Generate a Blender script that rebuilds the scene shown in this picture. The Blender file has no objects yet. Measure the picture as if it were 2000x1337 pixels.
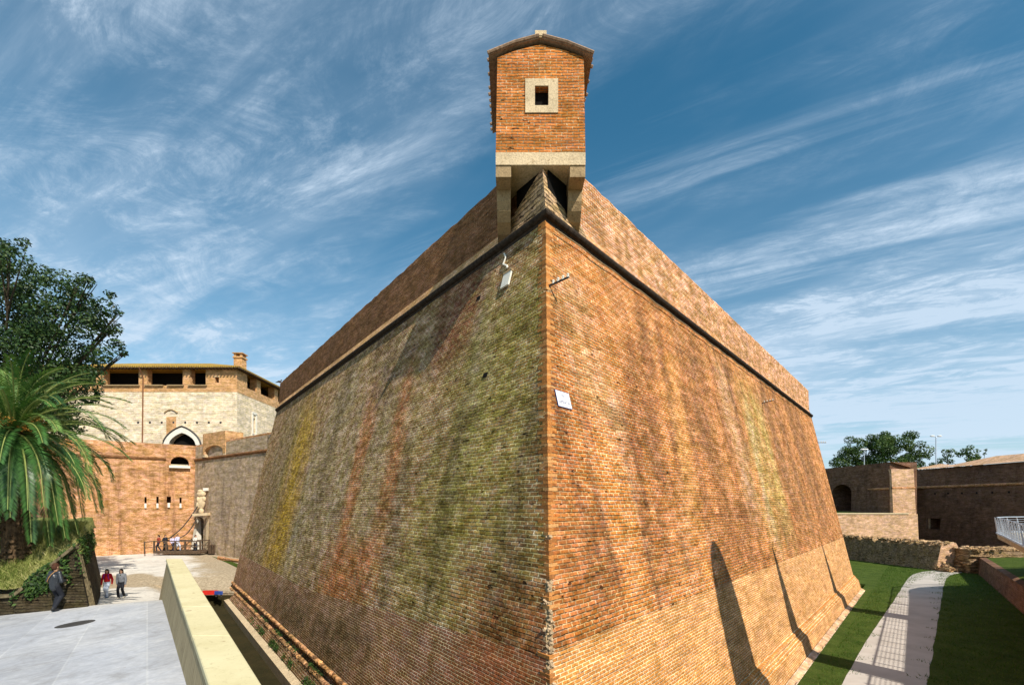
import bpy, bmesh, math, random
import numpy as np
from mathutils import Vector, Matrix
random.seed(7); rng = np.random.default_rng(7)
C = bpy.context.scene.collection
SC = bpy.context.scene
F = 950.0; YH = 984.0                       # pixel focal length and horizon row of the 2000 px wide photograph

# ---------------------------------------------------------------- camera
cam_d = bpy.data.cameras.new("camera"); cam = bpy.data.objects.new("camera", cam_d); C.objects.link(cam)
cam.location = (0, 0, 0); cam.rotation_euler = (math.radians(90), 0, 0)
cam_d.sensor_width = 36; cam_d.lens = 36 * F / 2000; cam_d.shift_y = (YH - 668.5) / 2000
cam_d.clip_start = .1; cam_d.clip_end = 5000
SC.camera = cam

# ---------------------------------------------------------------- sun and sky
SUN_X, SUN_EL = .585, 44.0
sun_h = Vector((SUN_X, -math.sqrt(1 - SUN_X ** 2), 0)); el = math.radians(SUN_EL)
sun_v = Vector((sun_h.x * math.cos(el), sun_h.y * math.cos(el), math.sin(el)))
sd = bpy.data.lights.new("sun", 'SUN'); sd.energy = 5.0; sd.angle = math.radians(.5); sd.color = (1, .93, .82)
so = bpy.data.objects.new("sun", sd); C.objects.link(so); so.rotation_euler = sun_v.to_track_quat('Z', 'Y').to_euler()
so.location = (0, -20, 40)
W = bpy.data.worlds.new("World"); SC.world = W; W.use_nodes = True
nt = W.node_tree; nt.nodes.clear()
def wn(t, **k):
    n = nt.nodes.new(t)
    for a, b in k.items(): setattr(n, a, b)
    return n
def wl(a, b): nt.links.new(a, b)
sky = wn('ShaderNodeTexSky', sky_type='NISHITA', sun_disc=False); sky.sun_elevation = el
sky.sun_rotation = math.atan2(sun_h.x, sun_h.y); sky.altitude = 0; sky.air_density = 1.0; sky.dust_density = .3; sky.ozone_density = 4.0
hs = wn('ShaderNodeHueSaturation'); hs.inputs['Saturation'].default_value = 1.22; hs.inputs['Value'].default_value = 1.5; hs.inputs['Hue'].default_value = .477
wl(sky.outputs[0], hs.inputs['Color'])
tc = wn('ShaderNodeTexCoord'); sp = wn('ShaderNodeSeparateXYZ'); wl(tc.outputs['Generated'], sp.inputs[0])
def wm(op, a, b=None, c=None, clamp=False):
    n = wn('ShaderNodeMath', operation=op); n.use_clamp = clamp
    for i, v in enumerate((a, b, c)):
        if v is None: continue
        if isinstance(v, (int, float)): n.inputs[i].default_value = v
        else: wl(v, n.inputs[i])
    return n.outputs[0]
zz = wm('ADD', wm('MAXIMUM', sp.outputs[2], 0.0), .045)
px_ = wm('DIVIDE', sp.outputs[0], zz); py_ = wm('DIVIDE', sp.outputs[1], zz)
ua = wm('ADD', wm('MULTIPLY', px_, -.87), wm('MULTIPLY', py_, .49))
ub = wm('ADD', wm('MULTIPLY', px_, .49), wm('MULTIPLY', py_, .87))
def wnoise(sa, sb, detail, rough, dist, seed):
    cb = wn('ShaderNodeCombineXYZ'); wl(wm('MULTIPLY', ua, sa), cb.inputs[0]); wl(wm('MULTIPLY', ub, sb), cb.inputs[1]); cb.inputs[2].default_value = seed
    n = wn('ShaderNodeTexNoise'); n.inputs['Scale'].default_value = 1; n.inputs['Detail'].default_value = detail
    n.inputs['Roughness'].default_value = rough; n.inputs['Distortion'].default_value = dist; wl(cb.outputs[0], n.inputs['Vector'])
    return n.outputs[0]
def wramp(v, a, b): 
    m = wn('ShaderNodeMapRange', interpolation_type='SMOOTHSTEP'); wl(v, m.inputs[0])
    for i, q in ((1, a), (2, b), (3, 0), (4, 1)): m.inputs[i].default_value = q
    return m.outputs[0]
streak = wramp(wnoise(.30, 2.2, 9, .64, .45, 3.1), .46, .74)
broad = wramp(wnoise(.30, .62, 6, .6, .6, 8.3), .36, .64)
fine = wramp(wnoise(1.6, 3.2, 10, .74, 1.4, 5.2), .38, .70)
veil = wramp(wnoise(2.6, 4.2, 9, .7, 1.6, 12.7), .34, .68)
low = wm('SUBTRACT', 1.0, wramp(sp.outputs[2], .0, .62))
dens = wm('ADD', wm('MULTIPLY', wm('MULTIPLY', streak, wm('ADD', wm('MULTIPLY', fine, .8), .35)), .62), wm('MULTIPLY', wm('MULTIPLY', broad, wm('ADD', wm('MULTIPLY', wm('MULTIPLY', fine, veil), 1.3), .30)), wm('ADD', wm('MULTIPLY', low, .75), .50)))
dens = wm('ADD', dens, wm('MULTIPLY', low, .26))
dens = wm('MINIMUM', wm('MULTIPLY', dens, 1.4), .85)
mx = wn('ShaderNodeMixRGB'); wl(dens, mx.inputs[0]); wl(hs.outputs[0], mx.inputs[1]); mx.inputs[2].default_value = (8.2, 9.9, 11.8, 1)
bg = wn('ShaderNodeBackground'); wl(mx.outputs[0], bg.inputs[0]); bg.inputs[1].default_value = .068
ow = wn('ShaderNodeOutputWorld'); wl(bg.outputs[0], ow.inputs[0])
SC.view_settings.view_transform = 'Standard'; SC.view_settings.look = 'None'; SC.view_settings.exposure = .28; SC.view_settings.gamma = 1

# ---------------------------------------------------------------- helpers
def P(px, py, d):                            # a point of the photograph at a chosen depth, used to measure the place
    return Vector(((px - 1000) / F * d, d, (YH - py) / F * d))

class N:                                     # small node-graph builder
    def __init__(s, name, rough=.9, spec=.2):
        s.m = bpy.data.materials.new(name); s.m.use_nodes = True; s.t = s.m.node_tree
        s.b = s.t.nodes['Principled BSDF']; s.b.inputs['Roughness'].default_value = rough
        s.b.inputs['Specular IOR Level'].default_value = spec
        s._uv = None; s._ob = None
    def n(s, t, **k):
        n = s.t.nodes.new(t)
        for a, b in k.items(): setattr(n, a, b)
        return n
    def l(s, a, b): s.t.links.new(a, b)
    def uv(s):
        if not s._uv:
            u = s.n('ShaderNodeUVMap'); u.uv_map = 'UVMap'; q = s.n('ShaderNodeSeparateXYZ'); s.l(u.outputs[0], q.inputs[0])
            s._uv = (u.outputs[0], q.outputs[0], q.outputs[1])
        return s._uv
    def ob(s):
        if not s._ob:
            u = s.n('ShaderNodeTexCoord'); q = s.n('ShaderNodeSeparateXYZ'); s.l(u.outputs['Object'], q.inputs[0])
            s._ob = (u.outputs['Object'], q.outputs[0], q.outputs[1], q.outputs[2])
        return s._ob
    def put(s, v, sock):
        if isinstance(v, (int, float)): sock.default_value = v
        elif isinstance(v, tuple): sock.default_value = (*v[:3], 1) if len(sock.default_value) == 4 else v
        else: s.l(v, sock)
    def math(s, op, a, b=None, clamp=False):
        n = s.n('ShaderNodeMath', operation=op); n.use_clamp = clamp; s.put(a, n.inputs[0])
        if b is not None: s.put(b, n.inputs[1])
        return n.outputs[0]
    def vec(s, x, y, z=0.0):
        c = s.n('ShaderNodeCombineXYZ')
        for i, v in enumerate((x, y, z)): s.put(v, c.inputs[i])
        return c.outputs[0]
    def noise(s, v, scale=1.0, detail=3, rough=.55, dist=0.0, seed=0.0, sx=1.0, sy=1.0):
        mp = s.n('ShaderNodeMapping'); s.l(v, mp.inputs[0]); mp.inputs['Scale'].default_value = (sx, sy, 1); mp.inputs['Location'].default_value = (seed * 7.3, seed * 3.1, seed)
        n = s.n('ShaderNodeTexNoise'); s.l(mp.outputs[0], n.inputs['Vector']); n.inputs['Scale'].default_value = scale
        n.inputs['Detail'].default_value = detail; n.inputs['Roughness'].default_value = rough; n.inputs['Distortion'].default_value = dist
        return n.outputs[0]
    def ramp(s, v, a, b, lo=0.0, hi=1.0):
        m = s.n('ShaderNodeMapRange', interpolation_type='SMOOTHSTEP'); s.put(v, m.inputs[0])
        for i, q in ((1, a), (2, b), (3, lo), (4, hi)): m.inputs[i].default_value = q
        return m.outputs[0]
    def mix(s, f, a, b, mode='MIX'):
        m = s.n('ShaderNodeMixRGB', blend_type=mode); s.put(f, m.inputs[0]); s.put(a, m.inputs[1]); s.put(b, m.inputs[2])
        return m.outputs[0]
    def bump(s, h, strength=.6, dist=.02):
        b = s.n('ShaderNodeBump'); b.inputs['Strength'].default_value = strength; b.inputs['Distance'].default_value = dist
        s.put(h, b.inputs['Height']); s.l(b.outputs[0], s.b.inputs['Normal'])
    def done(s, col): s.put(col, s.b.inputs['Base Color']); return s.m

def plain(name, col, rough=.7, spec=.3, var=.12, scale=6, metal=0, bump=.0):
    m = N(name, rough, spec); m.b.inputs['Metallic'].default_value = metal
    o = m.ob()[0]; f = m.noise(o, scale, 5, .6)
    c = m.mix(m.ramp(f, .3, .7), tuple(v * (1 - var) for v in col), tuple(min(1, v * (1 + var)) for v in col))
    if bump: m.bump(f, bump, .02)
    return m.done(c)

def brickwork(name, c1, c2, mortar, bw=.27, bh=.07, ms=.010, blend=None, bump=.8, dist=.025, stains=(), mort_dark=None, wob=.012, patch=.5, streaks=.5, rand=.16, missing=.72, mottle=.22, lime=.22, joint=.75, darkj=.50, sfreq=1.0, rowc=.24, rowshade=.85):
    m = N(name, .93, .12)
    uv, u, v = m.uv()
    w1 = m.noise(uv, .9, 3, .6, seed=1); w2 = m.noise(uv, 5.0, 2, .5, seed=2)
    dv = m.math('ADD', m.math('MULTIPLY', m.math('SUBTRACT', w1, .5), wob * 5), m.math('MULTIPLY', m.math('SUBTRACT', w2, .5), wob * 1.6))
    du = m.math('MULTIPLY', m.math('SUBTRACT', m.noise(uv, 3, 2, seed=9), .5), .10)
    vq = m.math('ADD', v, dv); bv = m.vec(m.math('ADD', u, du), vq)
    rowf = m.math('FRACT', m.math('DIVIDE', vq, bh)); hl = m.ramp(m.math('ABSOLUTE', m.math('SUBTRACT', rowf, .5)), .33, .46)
    course = m.noise(uv, 1.0, 4, .6, seed=31, sx=.9, sy=1.0 / bh); bandn = m.noise(uv, 1.0, 4, .6, .2, seed=33, sx=.35, sy=2.2)
    br = m.n('ShaderNodeTexBrick'); m.l(bv, br.inputs['Vector']); br.offset = .5; br.offset_frequency = 2
    br.inputs['Scale'].default_value = 1; br.inputs['Brick Width'].default_value = bw; br.inputs['Row Height'].default_value = bh
    br.inputs['Mortar Size'].default_value = ms; br.inputs['Mortar Smooth'].default_value = .35; br.inputs['Bias'].default_value = -.1
    br.inputs['Color1'].default_value = (*c1, 1); br.inputs['Color2'].default_value = (*c2, 1); br.inputs['Mortar'].default_value = (*mortar, 1)
    # per-brick tone: the same brick lattice again as grey values
    g = m.n('ShaderNodeTexBrick'); m.l(bv, g.inputs['Vector']); g.offset = .5; g.offset_frequency = 2
    g.inputs['Scale'].default_value = 1; g.inputs['Brick Width'].default_value = bw; g.inputs['Row Height'].default_value = bh; g.inputs['Mortar Size'].default_value = 0
    g.inputs['Color1'].default_value = (0, 0, 0, 1); g.inputs['Color2'].default_value = (1, 1, 1, 1)
    col = br.outputs[0]
    fac = m.math('MAXIMUM', m.math('MULTIPLY', hl, .95), m.math('MULTIPLY', br.outputs[1], .55))
    # colour patches
    p1 = m.ramp(m.noise(uv, .55, 5, .62, .4, seed=3), .36, .66)
    col = m.mix(m.math('MULTIPLY', p1, patch), col, m.mix(1.0, col, (1.35, 1.28, 1.2), 'MULTIPLY'))
    p2 = m.ramp(m.noise(uv, .8, 6, .66, .6, seed=4), .50, .70)
    col = m.mix(m.math('MULTIPLY', p2, patch), col, m.mix(1.0, col, (.58, .55, .56), 'MULTIPLY'))
    if streaks:
        s1 = m.ramp(m.noise(uv, 1.0, 5, .6, .3, seed=5, sx=1.5 * sfreq, sy=.10 * sfreq), .50, .72)
        col = m.mix(m.math('MULTIPLY', s1, streaks), col, m.mix(1.0, col, (.33, .28, .26), 'MULTIPLY'))
        s2 = m.ramp(m.noise(uv, 1.0, 5, .6, .3, seed=6, sx=1.1 * sfreq, sy=.08 * sfreq), .56, .78)
        col = m.mix(m.math('MULTIPLY', s2, streaks * .7), col, m.mix(.5, (.46, .36, .24), m.mix(1.0, col, (1.3, 1.3, 1.4), 'MULTIPLY')))
    for (cu, w, v0, v1, lean, amt, scol, seed, keep) in stains:
        # stain centred on u = cu + lean * v, w wide, from v0 up to v1, frayed by noise
        nn = m.math('MULTIPLY', m.math('SUBTRACT', m.noise(uv, 1.0, 5, .65, .5, seed=seed, sx=.9, sy=.22), .5), w * 2.6); nn = m.math('ADD', nn, m.math('MULTIPLY', m.math('SUBTRACT', m.noise(uv, 1.0, 6, .75, .3, seed=seed + 5, sx=3.6, sy=.5), .5), .6 + w * .9))
        du_ = m.math('ABSOLUTE', m.math('ADD', m.math('SUBTRACT', m.math('SUBTRACT', u, cu), m.math('MULTIPLY', v, lean)), nn))
        mu = m.ramp(du_, w * .1, w * 1.15, 1.0, 0.0)
        nv = m.math('MULTIPLY', m.math('SUBTRACT', m.noise(uv, 1.0, 4, .6, seed=seed + 1, sx=1.3, sy=.5), .5), (v1 - v0) * .5)
        vv = m.math('ADD', v, nv); sf = (v1 - v0) * .22
        mv = m.math('MULTIPLY', m.ramp(vv, v0 - sf, v0 + sf), m.ramp(vv, v1 - sf, v1 + sf, 1.0, 0.0))
        br2 = m.ramp(m.noise(uv, 4.0, 6, .8, seed=seed + 2), .32, .60, .15, 1.0)
        k = m.math('MULTIPLY', m.math('MULTIPLY', m.math('MULTIPLY', mu, mv), br2), amt)
        tgt = m.mix(keep * .8, m.mix(1.0, col, tuple(q * 2.6 for q in scol), 'MULTIPLY'), scol)
        col = m.mix(k, col, tgt)
    mo = m.ramp(m.noise(uv, 1.6, 6, .72, .3, seed=12, sx=1, sy=1.8), .30, .70, 1 - mottle, 1 + mottle); col = m.mix(1.0, col, m.vec(mo, mo, m.math('MULTIPLY', mo, mo)), 'MULTIPLY')
    ef = m.ramp(m.noise(uv, 1.4, 6, .75, .8, seed=14), .60, .74, 0, lime); col = m.mix(ef, col, (.66, .55, .40))
    jn = m.noise(uv, 1.7, 5, .7, .5, seed=15); jn2 = m.noise(uv, 9.0, 3, .6, seed=16)
    jm = m.mix(.5, mortar, m.mix(1.0, col, (1.35, 1.35, 1.35), 'MULTIPLY')); jm = m.mix(m.ramp(m.math('ADD', m.math('MULTIPLY', jn, .6), m.math('MULTIPLY', jn2, .4)), darkj, darkj + .08), jm, m.mix(1.0, col, (.30, .26, .24), 'MULTIPLY'))
    col = m.mix(m.math('MULTIPLY', fac, m.ramp(jn, .30, .62, joint * .45, joint)), col, jm)
    ct = m.ramp(course, .28, .72, 1 - rowc, 1 + rowc); col = m.mix(1.0, col, m.vec(ct, ct, ct), 'MULTIPLY')
    bt2 = m.ramp(bandn, .30, .70, .84, 1.16); col = m.mix(1.0, col, m.vec(bt2, bt2, bt2), 'MULTIPLY')
    op = m.math('MULTIPLY', m.ramp(m.math('ABSOLUTE', m.math('SUBTRACT', rowf, .09)), .05, .13, 1.0, 0.0), m.ramp(m.noise(uv, 1.0, 4, .65, seed=35, sx=2.2, sy=6.0), .46, .56, 0, rowshade)); col = m.mix(op, col, m.mix(1.0, col, (.22, .19, .17), 'MULTIPLY'))  # painted shade under the bricks: broken dark line at each course's foot
    # single bricks lighter or darker, and grime specks
    bt = m.ramp(g.outputs[0], .0, 1.0, 1 - rand, 1 + rand)
    col = m.mix(1.0, col, m.vec(bt, bt, bt), 'MULTIPLY')
    n3 = m.noise(uv, 14, 4, .7, seed=7); sc = m.ramp(n3, .25, .75, .62, 1.38)

    col = m.mix(1.0, col, m.vec(sc, sc, sc), 'MULTIPLY')
    hole = m.ramp(m.noise(uv, 1.0, 2, .5, seed=8, sx=2.6, sy=9.0), missing, missing + .05)
    col = m.mix(hole, col, m.mix(1.0, col, (.25, .22, .2), 'MULTIPLY'))
    h = m.math('SUBTRACT', m.math('SUBTRACT', 1.0, m.math('MULTIPLY', fac, .9)), m.math('MULTIPLY', hole, 1.6))
    h = m.math('ADD', h, m.math('MULTIPLY', n3, .6)); h = m.math('ADD', h, m.math('MULTIPLY', g.outputs[0], .5))
    h = m.math('ADD', h, m.math('MULTIPLY', m.noise(uv, 3.2, 4, .6, seed=11), .35))
    m.bump(h, bump, dist)
    return m.done(col)

def tagit(o, label=None, cat=None, group=None, kind=None):
    if label: o['label'] = label
    if cat: o['category'] = cat
    if group: o['group'] = group
    if kind: o['kind'] = kind
    return o

def auto_uv(me, uvf=None):
    uvl = me.uv_layers.new(name='UVMap') if not me.uv_layers else me.uv_layers[0]
    for p in me.polygons:
        n = p.normal
        if abs(n.z) > .85: t = Vector((1, 0, 0)); b = Vector((0, 1, 0))
        else:
            t = Vector((-n.y, n.x, 0)).normalized(); b = n.cross(t)
        for li in p.loop_indices:
            co = me.vertices[me.loops[li].vertex_index].co
            uvl.data[li].uv = uvf(co, p) if uvf else (co.dot(t), co.dot(b))

def mesh(name, verts, faces, mat, parent=None, uvf=None, smooth=False, loc=None, uv=True):
    me = bpy.data.meshes.new(name); me.from_pydata([tuple(v) for v in verts], [], faces); me.update()
    if uv: auto_uv(me, uvf)
    for m in (mat if isinstance(mat, list) else [mat]): me.materials.append(m)
    if smooth:
        for p in me.polygons: p.use_smooth = True
    o = bpy.data.objects.new(name, me); C.objects.link(o)
    if parent: o.parent = parent
    if loc: o.location = loc
    return o

class MB:                                    # collects simple solids into one mesh
    def __init__(s): s.v = []; s.f = []
    def add(s, vs, fs):
        k = len(s.v); s.v += [tuple(v) for v in vs]; s.f += [[i + k for i in f] for f in fs]; return s
    def prism(s, poly, z0, z1):              # poly = xy outline (ccw), z0/z1 numbers or lists
        n = len(poly); a = z0 if isinstance(z0, (list, tuple)) else [z0] * n; b = z1 if isinstance(z1, (list, tuple)) else [z1] * n
        vs = [(p[0], p[1], a[i]) for i, p in enumerate(poly)] + [(p[0], p[1], b[i]) for i, p in enumerate(poly)]
        fs = [list(range(n))[::-1], [n + i for i in range(n)]] + [[i, (i + 1) % n, n + (i + 1) % n, n + i] for i in range(n)]
        return s.add(vs, fs)
    def box(s, c, size, rz=0, M=None):
        x, y, z = [q / 2 for q in size]; vs = [Vector(((-1) ** (i + 1) * x, (-1) ** (i // 2 + 1) * y, (-1) ** (i // 4 + 1) * z)) for i in range(8)]
        R = M or Matrix.Rotation(rz, 3, 'Z'); c = Vector(c)
        return s.add([R @ v + c for v in vs], [[0, 2, 3, 1], [4, 5, 7, 6], [0, 1, 5, 4], [2, 6, 7, 3], [0, 4, 6, 2], [1, 3, 7, 5]])
    def tube(s, pts, r, n=8, cap=True):
        pts = [Vector(p) for p in pts]; rs = r if isinstance(r, (list, tuple)) else [r] * len(pts); k = len(s.v); ring = []
        up = Vector((0, 0, 1))
        for i, p in enumerate(pts):
            t = (pts[min(i + 1, len(pts) - 1)] - pts[max(i - 1, 0)]).normalized()
            a = t.cross(up if abs(t.z) < .95 else Vector((1, 0, 0))).normalized(); b = t.cross(a)
            for j in range(n):
                an = 2 * math.pi * j / n; s.v.append(tuple(p + (a * math.cos(an) + b * math.sin(an)) * rs[i]))
        for i in range(len(pts) - 1):
            for j in range(n):
                s.f.append([k + i * n + j, k + (i + 1) * n + j, k + (i + 1) * n + (j + 1) % n, k + i * n + (j + 1) % n])
        if cap: s.f += [[k + j for j in range(n)], [k + (len(pts) - 1) * n + j for j in range(n)][::-1]]
        return s
    def ball(s, c, r, nu=10, nv=7):
        c = Vector(c); r = r if isinstance(r, tuple) else (r, r, r); k = len(s.v)
        for i in range(nv + 1):
            th = math.pi * i / nv
            for j in range(nu):
                ph = 2 * math.pi * j / nu; s.v.append((c.x + r[0] * math.sin(th) * math.cos(ph), c.y + r[1] * math.sin(th) * math.sin(ph), c.z + r[2] * math.cos(th)))
        for i in range(nv):
            for j in range(nu): s.f.append([k + i * nu + j, k + (i + 1) * nu + j, k + (i + 1) * nu + (j + 1) % nu, k + i * nu + (j + 1) % nu])
        return s
    def build(s, name, mat, parent=None, uvf=None, smooth=False, loc=None): return mesh(name, s.v, s.f, mat, parent, uvf, smooth, loc)

def evaluated(o):                            # bake modifiers into plain mesh data
    dg = bpy.context.evaluated_depsgraph_get(); dg.update()
    me = bpy.data.meshes.new_from_object(o.evaluated_get(dg)); old = o.data
    o.modifiers.clear(); o.data = me; return o
def cut(o, cutters, uvf=None):
    tmp = []
    for mb in cutters:
        c = mb.build('cutter', MAT['dark']); tmp.append(c)
        bm = bmesh.new(); bm.from_mesh(c.data); bmesh.ops.recalc_face_normals(bm, faces=bm.faces); bm.to_mesh(c.data); bm.free()
        md = o.modifiers.new('b', 'BOOLEAN'); md.object = c; md.operation = 'DIFFERENCE'; md.solver = 'EXACT'
    evaluated(o)
    for c in tmp: bpy.data.objects.remove(c)
    for l in list(o.data.uv_layers): o.data.uv_layers.remove(l)
    auto_uv(o.data, uvf); return o
def empty(name, loc, label, cat, group=None):
    o = bpy.data.objects.new(name, None); C.objects.link(o); o.location = loc; o.empty_display_size = .2
    return tagit(o, label, cat, group)
def relative(o, parent):                     # parent keeping the world position (parents are never rotated or scaled)
    o.parent = parent; o.location = o.location - parent.location; return o
def jit(o, amt, seed=0, cuts=0):             # roughen a mesh a little
    bm = bmesh.new(); bm.from_mesh(o.data)
    if cuts: bmesh.ops.subdivide_edges(bm, edges=bm.edges[:], cuts=cuts, use_grid_fill=True)
    r = random.Random(seed)
    for v in bm.verts: v.co += Vector((r.uniform(-amt, amt), r.uniform(-amt, amt), r.uniform(-amt, amt)))
    bm.to_mesh(o.data); bm.free(); return o

# ---------------------------------------------------------------- materials
MAT = {}
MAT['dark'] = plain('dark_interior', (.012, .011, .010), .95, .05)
def old_stone(name, col, dark, s_=1.0):
    m = N(name, .88, .15); o = m.ob()[0]; a = m.noise(o, 1.6 * s_, 7, .7, .4, seed=1); b = m.noise(o, 7 * s_, 6, .75, seed=2); d = m.noise(o, 26 * s_, 4, .7, seed=3)
    c = m.mix(m.ramp(a, .35, .7, 0, .6), col, tuple(q * .62 for q in col)); c = m.mix(m.ramp(b, .52, .68, 0, .65), c, dark); k = m.ramp(d, .3, .7, .72, 1.2); c = m.mix(1.0, c, m.vec(k, k, k), 'MULTIPLY')
    h = m.math('ADD', b, m.math('MULTIPLY', m.ramp(d, .62, .70), -1.2)); m.bump(h, 1.0, .03); return m.done(c)
MAT['stone'] = old_stone('pale_travertine', (.72, .56, .35), (.36, .25, .13))
MAT['stone_grey'] = old_stone('weathered_stone', (.44, .31, .165), (.14, .09, .05))
MAT['white_stone'] = plain('white_stone', (.74, .70, .60), .8, .2, .1, 5)
MAT['white'] = plain('white_enamel', (.80, .80, .78), .35, .4, .03)
MAT['blue'] = plain('blue_enamel', (.03, .04, .18), .35, .4, .03)
MAT['ink'] = plain('dark_lettering', (.10, .10, .22), .6, .2, .02)
MAT['iron'] = plain('dark_iron', (.05, .045, .04), .6, .4, .2)
MAT['steel'] = plain('galvanised_steel', (.45, .50, .56), .42, .5, .08, 3, metal=.25)
MAT['darksteel'] = plain('dark_painted_steel', (.05, .07, .10), .4, .5, .08)
MAT['wood'] = plain('old_timber', (.10, .065, .04), .85, .2, .3)
MAT['rust'] = plain('rusty_pipe', (.20, .09, .045), .8, .2, .2)
# stains in (distance from the corner, height): cu, half width, v0, v1, lean, amount, colour, seed, keep
ST_L = [
 (5.8, 4.6, -3.0, 6.6, -.05, .9, (.275, .28, .06), 21, .75),
 (12.5, 3.0, -3.2, 5.4, -.12, .70, (.36, .34, .19), 31, .7),
 (20.2, 3.4, -4.4, 7.6, -.10, .80, (.38, .36, .22), 41, .7),
 (16.3, 1.5, -1.5, 6.9, -.22, .6, (.46, .43, .27), 51, .8),
 (25.4, 3.6, -4.4, 6.2, .28, 1.0, (.50, .33, .010), 61, 1.0),
 (28.6, 1.3, -3.5, 6.4, .15, .8, (.25, .23, .08), 65, .8),
 (32.2, 3.6, -5.0, 7.6, .0, .8, (.24, .21, .11), 71, .8),
 (14.4, .9, -2.4, 4.8, .18, .75, (.46, .15, .035), 81, .7),
 (10.8, 1.1, -1.0, 5.4, .20, .75, (.42, .14, .035), 91, .7),
 (11.5, 3.2, -3.8, -1.3, -.5, .85, (.46, .15, .035), 101, .75),
 (2.2, 2.4, -4.6, -1.4, .0, .85, (.36, .12, .035), 111, .75),
 (8.4, 2.8, 4.6, 9.0, .0, .9, (.17, .045, .02), 121, .85),
 (12.6, 2.2, 4.0, 8.2, .35, .7, (.10, .055, .03), 321, .8), (19.0, 1.0, -1.0, 7.6, .2, .7, (.13, .095, .05), 331, .8), (6.4, .8, -3.5, 4.0, .15, .6, (.10, .09, .03), 341, .8), (3.2, .7, -3.0, 3.0, .1, .6, (.11, .08, .04), 351, .8), (9.6, .7, -4.0, 2.5, .2, .6, (.11, .09, .04), 361, .8),
 (22.0, 1.0, -4.0, 3.0, .20, .6, (.44, .41, .28), 131, .85),
 (5.6, .7, 3.0, 7.9, .25, .5, (.42, .40, .26), 141, .8),
 (9.0, 3.6, -6.6, -3.9, -.6, .85, (.075, .068, .022), 151, .75),
 (17.0, 5.0, -6.6, -4.2, -.3, .85, (.085, .075, .03), 161, .75),
]
ST_R = [
 (3.0, 1.6, -2.8, 7.0, .1, .55, (.17, .09, .04), 352, .7), (13.2, 1.4, -2.2, 7.9, .35, .65, (.15, .09, .045), 362, .75), (7.6, .8, -2.7, 7.9, .36, .6, (.17, .09, .045), 372, .7), (36.5, 1.5, -2.5, 7.9, .1, .7, (.15, .09, .05), 382, .75), (26.0, 1.0, 0, 7.9, .15, .65, (.17, .11, .06), 392, .75),
 (6.6, .55, -2.4, 5.2, .35, .75, (.16, .085, .045), 152, .7), (9.6, .5, .5, 7.8, .3, .8, (.15, .08, .045), 162, .75), (11.4, .6, -2.0, 7.8, .3, .7, (.17, .10, .055), 172, .75), (18.6, .7, 1.5, 7.8, .2, .8, (.16, .11, .07), 182, .75), (29.5, 1.0, -1.5, 7.8, .1, .7, (.17, .11, .06), 192, .75), (33.5, 1.2, -2.5, 7.8, .1, .7, (.16, .10, .06), 202, .75), (23.5, 1.2, -2.0, 6.0, .2, .8, (.46, .47, .17), 212, .9), (20.2, .8, -2.0, 5.0, .3, .7, (.52, .46, .34), 222, .9),
 (21.0, 2.6, -1.6, 6.5, .25, .72, (.40, .40, .13), 22, .9),
 (17.5, 1.2, -.5, 6.8, .10, .55, (.48, .44, .30), 32, .85),
 (14.5, 3.8, -2.7, .2, .0, .75, (.20, .115, .05), 42, .6),
 (3.9, 1.1, -2.6, -.2, .0, .65, (.20, .12, .06), 52, .6),
 (8.2, .9, -1.2, 7.4, .34, .45, (.24, .14, .07), 62, .6),
 (12.6, .8, 1.0, 7.6, .26, .60, (.20, .13, .08), 72, .6),
 (16.0, .6, 2.0, 7.8, .2, .5, (.22, .15, .10), 82, .6),
 (27.0, 3.6, -2.0, 7.6, .1, .60, (.25, .19, .11), 92, .6),
 (34.0, 4.6, -2.0, 7.6, .1, .62, (.24, .17, .09), 102, .6),
 (24.0, 4.0, -2.8, .0, .0, .55, (.25, .15, .07), 112, .6),
 (5.4, 1.3, 2.0, 6.4, .0, .5, (.52, .44, .28), 122, .8),
 (10.2, 1.0, -1.0, 5.5, .3, .6, (.56, .36, .12), 132, .8),
 (2.3, 1.2, -2.0, 7.6, .0, .7, (.56, .235, .075), 142, .85),
]
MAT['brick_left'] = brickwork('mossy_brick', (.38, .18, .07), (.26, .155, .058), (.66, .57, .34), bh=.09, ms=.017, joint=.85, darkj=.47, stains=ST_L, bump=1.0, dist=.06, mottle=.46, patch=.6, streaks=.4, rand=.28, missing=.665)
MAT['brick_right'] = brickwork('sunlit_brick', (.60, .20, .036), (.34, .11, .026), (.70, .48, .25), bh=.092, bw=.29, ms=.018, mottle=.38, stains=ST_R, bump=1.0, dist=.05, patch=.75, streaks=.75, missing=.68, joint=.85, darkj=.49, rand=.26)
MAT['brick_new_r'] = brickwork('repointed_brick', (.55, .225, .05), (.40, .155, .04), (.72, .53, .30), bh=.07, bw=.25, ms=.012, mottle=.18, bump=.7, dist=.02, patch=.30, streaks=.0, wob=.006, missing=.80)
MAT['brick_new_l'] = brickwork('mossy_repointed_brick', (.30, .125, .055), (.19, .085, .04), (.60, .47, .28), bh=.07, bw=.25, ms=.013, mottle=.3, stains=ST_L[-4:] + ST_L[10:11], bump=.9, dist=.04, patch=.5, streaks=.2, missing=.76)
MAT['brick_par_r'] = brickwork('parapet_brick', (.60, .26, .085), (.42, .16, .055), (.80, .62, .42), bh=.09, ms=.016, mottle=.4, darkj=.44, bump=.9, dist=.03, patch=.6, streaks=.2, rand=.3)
MAT['brick_par_l'] = brickwork('shaded_parapet_brick', (.27, .115, .042), (.16, .068, .028), (.28, .19, .10), bump=.9, dist=.03, patch=.7, streaks=.2, rand=.35)  # darker twin of the parapet brick, its shade put into the colour
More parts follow.
